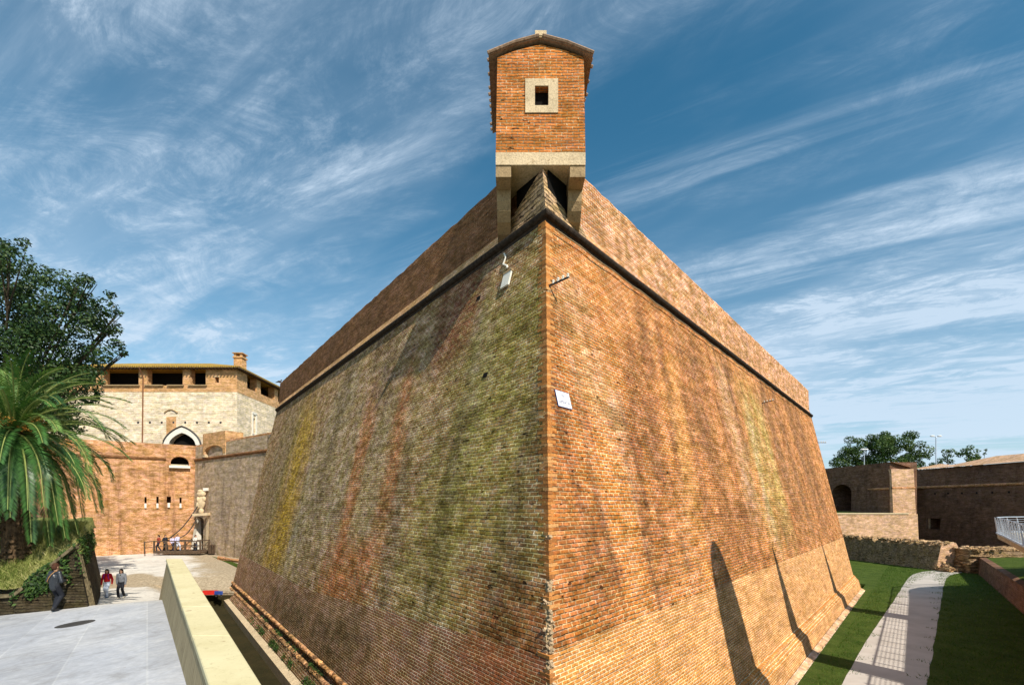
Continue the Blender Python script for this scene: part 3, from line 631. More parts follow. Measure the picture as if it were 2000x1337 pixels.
for y in ys:
    xr = wl_(KW1 + .1, y) if y < 19.4 else (wl_(KW2 + .3, y) if y < 33 else -8.0 - .0 * y)
    if y >= 33: xr = min(-6, -14)
    for k in range(nx + 1):
        x = xr + (-62 - xr) * (k / nx) ** 1.5; vs.append((x, y, plaza_z(x, y)))
fs = []
for j in range(len(ys) - 1):
    for k in range(nx): a = j * (nx + 1) + k; fs.append([a, a + nx + 1, a + nx + 2, a + 1])
tagit(mesh('plaza_paving', vs, [f[::-1] for f in fs][::1], MAT['plaza'], smooth=False), kind='structure')
# earth edge that closes the plaza towards the ditch
mb = MB(); mb.add([(wl_(KW2 + .3, 19.4), 19.4, -7.3), (wl_(KW2 + .3, 33), 33, -7.3), (wl_(KW2 + .3, 33), 33, -5.9), (wl_(KW2 + .3, 19.4), 19.4, plaza_z(-13.5, 19.4) - .01)], [[0, 1, 2, 3]])
mb.add([(wl_(KW2 + .3, 33), 33, -7.3), (-12, 33, -7.3), (-12, 33, -6.16), (wl_(KW2 + .3, 33), 33, -5.9)], [[0, 1, 2, 3]])
tagit(mb.build('ditch_bank', MAT['ditch']), kind='structure')
k0 = 5.35
tagit(mesh('ditch_bed', [(wl_(KW2 - .2, -4), -4, -7.02), (wl_(k0 + 1, -4), -4, -7.02), (wl_(k0 + 1, 33), 33, -6.9), (wl_(KW2 - .2, 33), 33, -6.9)], [[0, 1, 2, 3]], MAT['ditch']), kind='structure')
# ramp wall
rw = empty('parapet_wall', (wl_(1, 10), 10, -3), 'long concrete parapet wall with flat cream top between the paved ramp and the ditch', 'wall')
Y0, Y1, ZT = -4.0, 19.5, -2.18
def wq(K, Y, z): return (wl_(K, Y), Y, z)
lo = [(-.36, -3.6), (-.36, -4.4)]
vs = [wq(KW1 + .04, Y0, ZT - .10), wq(KW2 - .03, Y0, ZT - .10), wq(KW2 - .03, Y1, ZT - .10), wq(KW1 + .04, Y1, ZT - .10),
      wq(KW1 - .42, Y0, -4.6), wq(KW2 - .03, Y0, -7.3), wq(KW2 - .03, Y1 + .3, -7.3), wq(KW1 - .42, Y1 + .25, -4.6), wq(KW1 - .42, Y0, -7.3), wq(KW1 - .42, Y1 + .25, -7.3)]
relative(mesh('wall', vs, [[0, 4, 7, 3][::-1], [1, 2, 6, 5][::-1], [3, 7, 9, 6, 2], [0, 1, 5, 8, 4], [4, 8, 9, 7]], MAT['concrete']), rw)
m_ = MB(); yj = [-4.0, -1.4, 1.0, 3.35, 5.75, 8.1, 10.4, 12.75, 15.1, 17.4, 19.53]
for ya_, yb_ in zip(yj[:-1], yj[1:]):
    yb_ -= .014; w_ = random.uniform(-.006, .006); t_ = ZT + random.uniform(-.004, .004)
    vs = [wq(KW1 + w_, ya_, t_ - .098), wq(KW2 + w_, ya_, t_ - .098), wq(KW2 + w_, yb_, t_ - .098), wq(KW1 + w_, yb_, t_ - .098), wq(KW1 + w_, ya_, t_ - .012), wq(KW2 + w_, ya_, t_ - .012), wq(KW2 + w_, yb_, t_ - .012), wq(KW1 + w_, yb_, t_ - .012),
          wq(KW1 + w_ + .018, ya_ + .008, t_), wq(KW2 + w_ - .018, ya_ + .008, t_), wq(KW2 + w_ - .018, yb_ - .008, t_), wq(KW1 + w_ + .018, yb_ - .008, t_)]
    m_.add(vs, [[0, 3, 2, 1], [0, 1, 5, 4], [1, 2, 6, 5], [2, 3, 7, 6], [3, 0, 4, 7], [4, 5, 9, 8], [5, 6, 10, 9], [6, 7, 11, 10], [7, 4, 8, 11], [8, 9, 10, 11]])
relative(m_.build('coping', MAT['coping']), rw)
# manhole in the ramp
def on_plaza(px, py):
    rx, rz = (px - 1000) / F, (YH - py) / F; d = 8.0
    for _ in range(400):
        if rz * d <= plaza_z(rx * d, d): break
        d += .1
    return Vector((rx * d, d, plaza_z(rx * d, d)))
c_ = on_plaza(147, 1218); mh = MB(); vs = [(c_.x + .46 * math.cos(a), c_.y + .46 * math.sin(a), plaza_z(c_.x + .46 * math.cos(a), c_.y + .46 * math.sin(a)) + .006) for a in [k * math.pi / 12 for k in range(24)]]
vs2 = [(v[0], v[1], v[2] - .05) for v in vs]; o_ = mesh('manhole_cover', vs + vs2, [list(range(24))] + [[i, 24 + i, 24 + (i + 1) % 24, (i + 1) % 24] for i in range(24)], MAT['iron'])
tagit(o_, 'round dark iron manhole cover set in the grey paved ramp', 'manhole cover')

# ---------------------------------------------------------------- foliage builders
def cards(name, pts, nrm, size, mat, parent=None, tone=None, aspect=.6):
    """one leaf-sized bent face per point"""
    n = len(pts); a = rng.normal(size=(n, 3)); a /= np.linalg.norm(a, axis=1)[:, None]
    nn = nrm + rng.normal(size=(n, 3)) * .55; nn /= np.linalg.norm(nn, axis=1)[:, None] + 1e-9
    t = np.cross(nn, a); t /= np.linalg.norm(t, axis=1)[:, None] + 1e-9; b = np.cross(nn, t)
    s = (size * rng.uniform(.6, 1.25, n))[:, None]
    v = np.stack([pts - t * s, pts + b * s * aspect, pts + t * s, pts - b * s * aspect], 1).reshape(-1, 3)
    me = bpy.data.meshes.new(name); me.vertices.add(4 * n); me.loops.add(4 * n); me.polygons.add(n)
    me.vertices.foreach_set('co', v.astype(np.float32).ravel()); me.loops.foreach_set('vertex_index', np.arange(4 * n, dtype=np.int32))
    me.polygons.foreach_set('loop_start', (np.arange(n) * 4).astype(np.int32)); me.polygons.foreach_set('loop_total', np.full(n, 4, dtype=np.int32))
    me.update(); at = me.attributes.new('tone', 'FLOAT', 'FACE')
    tv = tone if tone is not None else rng.random(n); at.data.foreach_set('value', np.clip(tv, 0, 1).astype(np.float32))
    me.materials.append(mat); o = bpy.data.objects.new(name, me); C.objects.link(o)
    if parent: o.parent = parent
    return o
def clump_points(clumps, per, shell=.55):
    P_, Nn, T = [], [], []
    for (c, r) in clumps:
        k = max(8, int(per * r * r)); d = rng.normal(size=(k, 3)); d /= np.linalg.norm(d, axis=1)[:, None]
        rad = r * (shell + (1 - shell) * rng.random(k) ** .6)[:, None]; q = np.array(c) + d * rad * np.array([1, 1, .8])
        P_.append(q); Nn.append(d + np.array([0, 0, .5])); T.append(np.clip(rng.normal(rng.uniform(.2, .75), .22, k), 0, 1))
    return np.concatenate(P_), np.concatenate(Nn), np.concatenate(T)
def tree(loc, label, group, clumps, mat, per, leaf, trunk_h, trunk_r, name='tree', limbs=8):
    t = empty(name, loc, label, 'tree', group)
    base = Vector((0, 0, 0)); m = MB(); top = Vector((random.uniform(-.3, .3), random.uniform(-.3, .3), trunk_h))
    m.tube([base - Vector((0, 0, .3)), base.lerp(top, .4) + Vector((.1, 0, 0)), top], [trunk_r * 1.25, trunk_r, trunk_r * .75], 9)
    cs = sorted(clumps, key=lambda q: -q[1])
    for c, r_ in random.sample(cs, min(limbs, len(cs))):
        e = Vector(c); mid = top.lerp(e, .5) + Vector((0, 0, -.06 * (e - top).length)); m.tube([top - Vector((0, 0, random.uniform(0, trunk_h * .35))), mid, e], [trunk_r * .4, trunk_r * .2, trunk_r * .05], 6)
        for _ in range(3):
            e2 = e + Vector((random.uniform(-1, 1), random.uniform(-1, 1), random.uniform(-.6, 1))) * r_ * .9; m.tube([mid.lerp(e, .5), e2], [trunk_r * .16, trunk_r * .04], 5)
    m.build('trunk', MAT['bark'], t)
    p, nn, tt = clump_points(clumps, per); cards('crown', p, nn, leaf, mat, t, tt); return t

# ---------------------------------------------------------------- big evergreen tree and palm on the left bank
TD = 31.0
def clumps_from_px(cl, d, loc, depth):
    out = []
    for (px, py, rp) in cl:
        q = P(px, py, d + random.uniform(-depth, depth)) - Vector(loc); out.append((tuple(q), rp / F * d))
    return out
tl = Vector((-33.5, TD + 1, -1.4)); cl = []
outline = [(20, 505, 38), (-25, 520, 45), (75, 535, 30), (60, 580, 55), (0, 590, 60), (125, 550, 32), (150, 585, 35), (110, 620, 50), (175, 640, 36), (205, 600, 24), (215, 640, 22), (228, 672, 17), (195, 690, 28), (150, 690, 40), (80, 680, 60), (20, 680, 60), (130, 740, 45), (180, 735, 26), (175, 775, 22), (60, 750, 60), (0, 770, 60), (120, 790, 40), (45, 475, 14), (165, 548, 18), (-60, 600, 60), (-60, 700, 60), (90, 830, 50), (30, 850, 55), (238, 690, 10), (232, 610, 10), (160, 610, 30), (60, 630, 40), (-10, 480, 26), (140, 830, 28), (192, 765, 12), (215, 575, 12)]
for (x, y, r_) in outline:
    for k in range(2 if r_ < 35 else 4):
        f = 1 if k == 0 else random.uniform(.35, .7); cl.append((x + (0 if k == 0 else random.uniform(-.6, .6) * r_), y + (0 if k == 0 else random.uniform(-.6, .6) * r_), r_ * f * .92))
cl = clumps_from_px(cl, TD, tl, 2.6)
for i, (c, r_) in enumerate(list(cl)):
    if r_ > 1.2 and i % 2: cl.append(((c[0] + random.uniform(-1, 1), c[1] + 3.5, c[2] + random.uniform(-1, 1)), r_))
tree(tl, 'tall dark evergreen tree with a dense crown behind the palm', None, cl, MAT['oak'], 480, .10, 6.0, .40, 'evergreen_tree', 15)
# palm
PB = Vector((P(30, 1060, 19.5).x, 19.5, -2.6)); PC = P(28, 838, 19.5) - PB
pm = empty('palm_tree', PB, 'date palm with long drooping green fronds on the grassy bank at the left', 'palm tree')
m = MB(); m.tube([(0, 0, -.2), (0, 0, .5), (.03, 0, 2), (0, 0, PC.z - .4), (0, 0, PC.z + .1)], [.55, .42, .40, .46, .30], 14)
for k in range(260):                         # cut frond stubs up the trunk
    zk = random.uniform(0, PC.z - .1); a = k * 2.4; m.box((.42 * math.cos(a), .42 * math.sin(a), zk), (.16, .12, .12), M=Matrix.Rotation(a, 3, 'Z') @ Matrix.Rotation(-.6, 3, 'Y'))
m.build('trunk', MAT['palmbark'], pm)
V, T, stem = [], [], MB()
NF = 124
for i in range(NF):
    az = i * 2.39996 + random.uniform(-.15, .15); q = i / NF; elev = math.radians(86 - 138 * q ** .85 + random.uniform(-7, 7)); Lf = random.uniform(3.6, 4.2) * (1.12 if q > .62 else 1) * (1 - .18 * max(0, .25 - q) * 4)
    pts = []; p = PC + Vector((.18 * math.cos(az), .18 * math.sin(az), .1 - .45 * q)); e = elev; droop = random.uniform(.044, .080) * (1.0 if q > .25 else .75); twist = random.uniform(-.3, .3)
    ns = 22; st = Lf / ns
    for j in range(ns + 1):
        pts.append(p.copy()); p = p + Vector((math.cos(az) * math.cos(e), math.sin(az) * math.cos(e), math.sin(e))) * st
        e -= droop * (.6 + 1.3 * j / ns) * (1 if e > -1.35 else 0); az += twist * .02
    stem.tube(pts, [.035 * (1 - .8 * j / ns) + .004 for j in range(ns + 1)], 5, cap=False)
    tone = random.uniform(.15, .9) if q < .85 else random.uniform(0, .4)
    for j in range(1, ns * 3):
        f = j / 3; k = int(f); fr_ = f - k; 
        if k >= ns: break
        b = pts[k].lerp(pts[k + 1], fr_); tg = (pts[k + 1] - pts[k]).normalized(); side = tg.cross(Vector((0, 0, 1))); side = side.normalized() if side.length > .05 else Vector((math.sin(az), -math.cos(az), 0)); up = side.cross(tg)
        g = f / ns; ll = .52 * min(1, .25 + 3.2 * g) * (1 - .55 * max(0, g - .55) / .45) * random.uniform(.85, 1.1)
        for sg in (-1, 1):
            d = (side * sg * .80 + tg * (.55 + .5 * g) + up * random.uniform(.10, .38)).normalized(); w = tg.cross(d).cross(d).normalized() * .019
            tip = b + d * ll + Vector((0, 0, -.13 * ll)); md = b + d * ll * .5
            V += [b, md + w, tip, md - w]; T.append(tone + random.uniform(-.15, .15))
v = np.array([tuple(x) for x in V], dtype=np.float32); n_ = len(T); me = bpy.data.meshes.new('fronds'); me.vertices.add(4 * n_); me.loops.add(4 * n_); me.polygons.add(n_)
me.vertices.foreach_set('co', v.ravel()); me.loops.foreach_set('vertex_index', np.arange(4 * n_, dtype=np.int32)); me.polygons.foreach_set('loop_start', (np.arange(n_) * 4).astype(np.int32)); me.polygons.foreach_set('loop_total', np.full(n_, 4, dtype=np.int32)); me.update()
at = me.attributes.new('tone', 'FLOAT', 'FACE'); at.data.foreach_set('value', np.clip(T, 0, 1).astype(np.float32)); me.materials.append(MAT['palm']); fo = bpy.data.objects.new('crown', me); C.objects.link(fo); fo.parent = pm
so_ = stem.build('frond_stem', plain('frond_stem', (.22, .26, .07), .6, .3), fo)
m = MB()
for k in range(44):
    a = random.uniform(0, 6.28); e = PC + Vector((math.cos(a) * .8, math.sin(a) * .8, random.uniform(-.1, .6))); m.tube([PC, PC.lerp(e, .6) + Vector((0, 0, .25)), e + Vector((0, 0, -.1))], [.02, .016, .01], 4)
    for j in range(10):
        b = e + Vector((random.uniform(-.22, .22), random.uniform(-.22, .22), random.uniform(-.3, .12))); m.tube([e, b], [.012, .02], 4)
m.build('fruit_stalks', MAT['fruit'], pm)

# ---------------------------------------------------------------- bank and its retaining wall
bw_base = [(-34, 14.6), (-24, 16.6), (-17.9, 17.45), (-15.35, 17.75), (-29.6, 35.2), (-44, 39)]
bw_top = [(-34, 14.9), (-24, 16.9), (-18.0, 17.65), (-16.05, 17.9), (-30.3, 34.9), (-44, 38.4)]
bz_ = [-4.1, -3.6, -3.35, -1.62, -1.66, -1.7]
MAT['bank_stone'] = plain('dark_bank_stone', (.13, .105, .06), .9, .1, .4, 8, bump=.8)
MAT['bank_wall'] = brickwork('shaded_mossy_rubble', (.055, .042, .022), (.035, .030, .016), (.05, .042, .024), bh=.10, bw=.3, wob=.04, bump=1, dist=.06, patch=.9, streaks=.5, rand=.3, missing=.66, stains=[(0, 40, -5, -3.6, 0, .7, (.06, .07, .02), 3, .9)])  # mossy wall; its shade is also put into this very dark colour
bwall = empty('retaining_wall', (-15, 17, -4), 'dark mossy retaining wall with slanting ribs holding up the bank beside the ramp', 'wall')
mb = MB(); vs = []; fs = []
for (a, b, z) in zip(bw_base, bw_top, bz_): vs += [(a[0], a[1], plaza_z(a[0], a[1]) - .6), (b[0], b[1], z), (b[0] - .35 if a[0] > -16 else b[0], b[1] + .35, z)]
for k in range(5): fs += [[3 * k, 3 * k + 3, 3 * k + 4, 3 * k + 1], [3 * k + 1, 3 * k + 4, 3 * k + 5, 3 * k + 2]]
relative(mb.add(vs, fs).build('wall', MAT['bank_wall']), bwall)
m = MB()                                     # sloping cap stones
for k in range(1, 3):
    a = Vector((*bw_top[k], bz_[k] + .05)); b = Vector((*bw_top[k + 1], bz_[k + 1] + .05)); nseg = 5 + 3 * (k == 1)
    for j in range(5 if k == 2 else 7):
        p = a.lerp(b, (j + .5) / (5 if k == 2 else 7)); dr = (b - a); L_ = dr.length / (5 if k == 2 else 7) * .94; M_ = dr.to_track_quat('X', 'Z').to_matrix(); m.box(p, (L_, .32, .10), M=M_)
relative(m.build('cap', MAT['bank_stone']), bwall)
for f in (.05, .12, .19):
    A = Vector((*bw_base[3], 0)).lerp(Vector((*bw_base[4], 0)), f); B = Vector((*bw_top[3], 0)).lerp(Vector((*bw_top[4], 0)), f); A.z = plaza_z(A.x, A.y) - .2; B.z = -1.66
    nn = Vector((.77, .64, 0)); tt = Vector((-.64, .77, 0)); m = MB()
    m.add([A + nn * .04, A + nn * .04 + tt * .10, A + tt * .10 - nn * .1, A - nn * .1, B + nn * .04, B + nn * .04 + tt * .10, B + tt * .10 - nn * .1, B - nn * .1], [[0, 3, 2, 1], [4, 5, 6, 7], [0, 1, 5, 4], [1, 2, 6, 5], [2, 3, 7, 6], [3, 0, 4, 7]])
    relative(m.build('rib', MAT['bank_stone']), bwall)
# mound
def bank_z(x, y):
    d1 = (y - (17.6 + (x + 17) * .14)) ; f = min(1, max(0, d1 / 6)); e = 0  # distance inside the inner wall
    w = min(1, max(0, (-x - 16.05) / 1.95)); edge = -1.64 * (1 - w) - 3.35 * w
    z = edge + (-1.0 - edge) * (f ** .7); return z
vs = []; fs = []; nx, ny = 40, 30
for j in range(ny + 1):
    y = 17.7 + j / ny * 20.7
    xr = -16.1 - max(0, y - 17.9) * .8145
    for k in range(nx + 1):
        x = xr - (k / nx) ** 1.4 * 32; yy = max(y, 16.72 + (x + 17.4) * .12 if x < -17.4 else y)
        z = bank_z(x, y) if y < 36 else -1.7
        if k == 0: z = min(z, -1.68)
        if j == 0: yy = 17.66 + (x + 18.0) * .128 + .06
        vs.append((x, yy, z - .03 + .12 * math.sin(x * 1.7) * math.sin(y * 2.1) * min(1, j / 3)))
for j in range(ny):
    for k in range(nx): a = j * (nx + 1) + k; fs.append([a, a + 1, a + nx + 2, a + nx + 1][::-1])
tagit(mesh('grassy_bank', vs, fs, MAT['bank_grass'], smooth=True), kind='structure')
def scatter_blades(name, pts, h, mat, label=None, lean=.5, w=.02):
    n = len(pts); a = rng.uniform(0, 2 * np.pi, n); s = np.stack([np.cos(a), np.sin(a), 0 * a], 1) * w * rng.uniform(.6, 1.6, n)[:, None]; hh = h * rng.uniform(.4, 1.3, n)
    tip = pts + np.stack([rng.normal(0, lean, n) * hh, rng.normal(0, lean, n) * hh, hh], 1); v = np.stack([pts - s, pts + s, tip], 1).reshape(-1, 3)
    me = bpy.data.meshes.new(name); me.vertices.add(3 * n); me.loops.add(3 * n); me.polygons.add(n); me.vertices.foreach_set('co', v.astype(np.float32).ravel()); me.loops.foreach_set('vertex_index', np.arange(3 * n, dtype=np.int32))
    me.polygons.foreach_set('loop_start', (np.arange(n) * 3).astype(np.int32)); me.polygons.foreach_set('loop_total', np.full(n, 3, dtype=np.int32)); me.update()
    at = me.attributes.new('tone', 'FLOAT', 'FACE'); base = (np.sin(pts[:, 0] * 1.9) * np.sin(pts[:, 1] * 1.3 + pts[:, 0]) * .25 + .45); at.data.foreach_set('value', np.clip(base + rng.normal(0, .2, n), 0, 1).astype(np.float32))
    me.materials.append(mat); o = bpy.data.objects.new(name, me); C.objects.link(o); tagit(o, kind='stuff'); return o
pts = []
for _ in range(26000):
    x = -16.1 - random.random() ** 1.2 * 9; y = 17.5 + random.random() ** 1.3 * 8
    if x > -16.1 - max(0, y - 17.9) * .8145 or y < 17.74 + (x + 18) * .128: continue
    pts.append((x, y, bank_z(x, y) - .05))
scatter_blades('bank_grass', np.array(pts), .26, MAT['dryblade'], w=.016, lean=.7)
pts = []
for _ in range(110000):
    t = random.random(); x = random.uniform(8, 42); y = random.uniform(14, 52)
    if x > y * 1.06 + 1 or x < -4.4 + .8547 * y + .25: continue
    # keep the path clear
    i_ = min(range(0, len(la), 2), key=lambda q: abs((la[q][1] + ra[q][1]) / 2 - y)); 
    if la[i_][0] + .10 * math.sin(y * 5) < x < ra[i_][0] + .12 * math.sin(y * 3.3): continue
    pts.append((x, y, -6.51))
scatter_blades('lawn_blades', np.array(pts), .11, MAT['blade'], w=.012, lean=.6)
# plants rooted along the plinth and in the ditch
pts = []; nn = []
for _ in range(5200):
    t = random.choice([random.gauss(6, 2), random.gauss(13, 2.5), random.gauss(20, 2), random.uniform(2, 34)]); o = random.choice([.20, .02, .30, .25]); z = {.20: -6.25, .02: -5.85, .30: -6.38, .25: -6.3}[o]
    s = math.sin(t * 2.1) + math.sin(t * 5.3 + 1) * .7
    if s < .15: continue
    q = corner(-o, -o) + uL * t; pts.append((q.x + random.gauss(0, .05), q.y + random.gauss(0, .05), z + random.random() * .10)); nn.append((-.6, -.4, .7))
o_ = cards('creeping_plants', np.array(pts), np.array(nn), .045, MAT['ivy']); tagit(o_, kind='stuff')
pts = []; nn = []
for _ in range(2600):
    y = random.uniform(5, 32); x = wl_(k0, y) - random.random() ** 2 * 2.2 + random.uniform(-.1, .1)
    if math.sin(y * 1.7) + math.sin(y * .6 + 2) + math.sin(x * 3) < .6: continue
    pts.append((x - .35, y, -6.98)); nn.append((0, -.2, 1))
o_ = cards('ditch_weeds', np.array(pts), np.array(nn), .05, MAT['ivy']); tagit(o_, kind='stuff')

pts = []; nn = []
for _ in range(9000):
    k = random.choice([1, 2, 2, 3, 3]); f = random.random(); b = Vector((*bw_base[k], 0)).lerp(Vector((*bw_base[k + 1], 0)), f); t = Vector((*bw_top[k], 0)).lerp(Vector((*bw_top[k + 1], 0)), f); zt = bz_[k] + (bz_[k + 1] - bz_[k]) * f; zb = plaza_z(b.x, b.y)
    if math.sin(f * 9 + k * 2) + math.sin(f * 23 + k) < -.1: continue
    q = random.random() ** 2.2 * (.55 if k == 2 else .35); p = t.lerp(b, q); o = Vector((-.1, -1, 0)) if k < 3 else Vector((.77, .64, 0))
    pts.append((p.x + o.x * .08 + random.gauss(0, .05), p.y + o.y * .08 + random.gauss(0, .05), zt + .12 - (zt - zb) * q + random.gauss(0, .06))); nn.append((o.x, o.y, .6))
o_ = cards('wall_creeper', np.array(pts), np.array(nn), .07, MAT['ivy']); tagit(o_, kind='stuff')

# ---------------------------------------------------------------- curtain wall, gate and castle on the left
CA = Vector((-42.2 - .83 * 22, 51.7 - .56 * 22)); CB = Vector((-36.4, 56.0)); CD = Vector((-17.5, 41.8)); ZB = -5.6; ZCO = 5.05; ZTP = 6.72
def ubat(a, b, n_, h, k=.07): return n_ * (k * h)
def slab_wall(name, a, b, z0, z1, th, mat, parent, batter=0.0, out=None):
    """wall from a to b; out = outward normal, foot pushed out by batter"""
    out = Vector(out).normalized(); h = z1 - z0; f = out * batter * h; vs = []
    for p in (a, b): vs += [(p.x + f.x, p.y + f.y, z0), (p.x, p.y, z1), (p.x - out.x * th, p.y - out.y * th, z1), (p.x - out.x * th, p.y - out.y * th, z0)]
    o = mesh(name, vs, [[0, 1, 5, 4], [1, 2, 6, 5], [2, 3, 7, 6], [3, 0, 4, 7], [0, 3, 2, 1], [4, 5, 6, 7]], mat)
    bm = bmesh.new(); bm.from_mesh(o.data); bmesh.ops.recalc_face_normals(bm, faces=bm.faces); bm.to_mesh(o.data); bm.free(); auto_uv(o.data)
    if parent: relative(o, parent)
    return o
def wall_frame(a, b):
    u = (b - a).normalized(); n_ = Vector((u.y, -u.x)); return u, n_
cu, cn = wall_frame(CA, CB)                  # curtain, faces the camera and the sun
def on_wall(px, a, u):                       # where the sight line at column px meets a vertical wall
    r = (px - 1000) / F; s_ = (r * a.y - a.x) / (u.x - r * u.y); return s_
def arch_cutter(a, u, nrm, s0, s1, z0, zs, z1, depth, pointed=False, start=-.6, k=10):
    """opening prism: from s0..s1 along the wall, springing at zs, crown at z1"""
    pr = [(s0, z0), (s1, z0), (s1, zs)]; c = (s0 + s1) / 2; hw = (s1 - s0) / 2
    for i in range(1, k * 2):
        an = math.pi * i / (2 * k); x = math.cos(an); 
        y = (abs(math.sin(an)) ** (1.0 if not pointed else 1.25)) * (1 if not pointed else 1) 
        if pointed: y = (1 - abs(x)) ** .62 if abs(x) < 1 else 0; y = min(1, math.sqrt(max(0, 1 - abs(x) ** 1.6)) * .8 + .2 * (1 - abs(x)))
        pr.append((c + hw * x, zs + (z1 - zs) * y))
    pr.append((s0, zs)); n = len(pr); vs = []
    for dd in (start, depth):
        for s_, z in pr: q = a + u * s_ - nrm * dd; vs.append((q.x, q.y, z))
    return MB().add(vs, [list(range(n)), [n + i for i in range(n)][::-1]] + [[(i + 1) % n, i, n + i, n + (i + 1) % n] for i in range(n)]), pr
cw = empty('curtain_wall', (CB.x, CB.y, ZB), 'sunlit orange brick curtain wall with four slots and an arched embrasure below the castle', 'wall')
CT = CB
w_ = slab_wall('wall', CA, CB, ZB, ZTP, 3.0, MAT['brick_curtain'], None, .035, (cn.x, cn.y))
def slot(px0, px1, py0, py1): 
    s0, s1 = on_wall(px0, CA, cu), on_wall(px1, CA, cu); d = (CA + cu * s0).y; return s0, s1, (YH - py1) / F * d, (YH - py0) / F * d
cuts = []
slots = [(282.5, 286.5, 970, 982), (305.5, 310, 969, 982), (325.5, 334, 969, 981), (350.5, 354.5, 971, 982)]
for q in slots:
    s0, s1, z0, z1 = slot(*q); cuts.append(arch_cutter(CA, cu, cn, s0, s1, z0, z1 - .01, z1, 1.6)[0])
s0, s1, z0, z1 = slot(333, 369, 890, 913); cuts.append(arch_cutter(CA, cu, cn, s0, s1, z0, z1 - .75, z1, 4.0)[0]); EMB = (s0, s1, z0, z1)
cut(w_, cuts); relative(w_, cw)
for q in slots:
    s0, s1, z0, z1 = slot(*q); p = CA + cu * ((s0 + s1) / 2) + cn * .36; relative(MB().box((p.x, p.y, z0 - .28), (max(.18, (s1 - s0) * .55), .12, .50), rz=math.atan2(cu.y, cu.x)).build('slot_sill', MAT['white_stone']), cw)
p = CA + cu * ((EMB[0] + EMB[1]) / 2); relative(MB().box((p.x + cn.x * .05, p.y + cn.y * .05, EMB[2] + .12), (EMB[1] - EMB[0] + .25, .9, .26), rz=math.atan2(cu.y, cu.x)).build('embrasure_sill', MAT['white_stone']), cw)
p = CA + cu * ((EMB[0] + EMB[1]) / 2) - cn * 1.6; relative(MB().box((p.x, p.y, EMB[2] + 1.0), (EMB[1] - EMB[0] + .2, .1, .95), rz=math.atan2(cu.y, cu.x)).build('embrasure_shade_panel', MAT['dark']), cw)  # added black panel stands in for shade in the upper embrasure
m = MB()
for k in range(10):                          # cordon along the wall, broken at the embrasure
    an = 2 * math.pi * k / 10
a_, b_ = CA + cn * .04, CA + cu * (EMB[0] - .4) + cn * .04
relative(MB().tube([(a_.x, a_.y, ZCO), (b_.x, b_.y, ZCO)], .17, 8).build('cordon', MAT['brick_par_l']), cw)
for k in range(9):                           # putlog holes in the parapet
    s_ = EMB[0] - 1.1 - k * 1.75 + 4; p = CA + cu * s_ + cn * .01; relative(MB().box((p.x, p.y, ZCO + .75), (.17, .03, .17), rz=math.atan2(cu.y, cu.x)).build('putlog_hole', MAT['dark']), cw)
# flank towards the bastion
fu, fn = wall_frame(CB, CD)
fw = empty('flank_wall', (CD.x, CD.y, ZB), 'grey weathered brick wall running from the gate corner to the big bastion', 'wall')
w_ = slab_wall('wall', CB, CD, ZB, ZTP, 3.0, MAT['brick_flank'], None, .035, (fn.x, fn.y))
def fslot(px0, px1, py0, py1):
    s0, s1 = on_wall(px0, CB, fu), on_wall(px1, CB, fu); d = (CB + fu * s1).y; return s0, s1, (YH - py1) / F * d, (YH - py0) / F * d
gs0, gs1, gz0, gz1 = fslot(382, 404, 1008, 1079)
gs0 = .12
cut(w_, [arch_cutter(CB, fu, fn, gs0, gs1, ZB - .1, gz1 - .5, gz1 - .05, 2.6, start=-1)[0]]); relative(w_, fw)
# upper parapet band in cleaner brick sits 3 mm proud
pa, pb = CB + fn * .006, CD + fn * .006
relative(slab_wall('parapet', pa, pb, ZCO + .1, ZTP + .03, 1.2, MAT['brick_par_r'], None, .0, (fn.x, fn.y)), fw)
relative(MB().tube([(pa.x + fn.x * .04, pa.y + fn.y * .04, ZCO), (pb.x + fn.x * .04, pb.y + fn.y * .04, ZCO)], .17, 8).build('cordon', MAT['brick_par_l']), fw)
rzf = math.atan2(fu.y, fu.x)
# gate frame: pale splayed jamb, thin right jamb, lintel, coat of arms
gt = empty('gate', (CB.x, CB.y - .5, -5.2), 'pale stone castle gate with dark opening beneath a carved coat of arms', 'gate')
def gq(px, py, d): return P(px, py, d - 1.1)
m = MB(); m.add([gq(371, 1080, 54.2), gq(394, 1080, 55.6), gq(392, 1012, 55.9), gq(383, 1008, 55.0), gq(371, 1080, 55.2), gq(383, 1008, 56.0)], [[0, 1, 2, 3], [0, 3, 5, 4]])
relative(m.build('splayed_jamb', MAT['white_stone']), gt)
m = MB(); A = gq(400, 1079, 54.3); B = gq(404.5, 1079, 54.0); A2 = gq(404, 1007, 54.6); B2 = gq(408, 1007, 54.3)
m.add([A, B, B2, A2, A + Vector((0, .8, 0)), B + Vector((0, .8, 0)), B2 + Vector((0, .8, 0)), A2 + Vector((0, .8, 0))], [[0, 1, 2, 3], [1, 5, 6, 2], [4, 0, 3, 7], [3, 2, 6, 7]])
relative(m.build('jamb', MAT['stone']), gt)
a = gq(379, 1005, 54.2); b = gq(409, 1003, 54.0); relative(MB().box((a + b) / 2, ((b - a).length, .5, .28), M=(b - a).to_track_quat('X', 'Z').to_matrix()).build('lintel', MAT['stone']), gt)
q_ = CB + fu * gs0 - fn * 1.3; q2_ = CB + fu * (gs1 + .4) - fn * 1.3
relative(mesh('doorway', [(q_.x - .5 * fu.x, q_.y - .5 * fu.y, -5.6), (q2_.x, q2_.y, -5.6), (q2_.x, q2_.y, 0), (q_.x - .5 * fu.x, q_.y - .5 * fu.y, 0)], [[0, 1, 2, 3]], MAT['dark']), gt)  # black sheet stands in for the unlit passage behind the gate
ca = MB(); cc_ = gq(393, 981, 54.3)
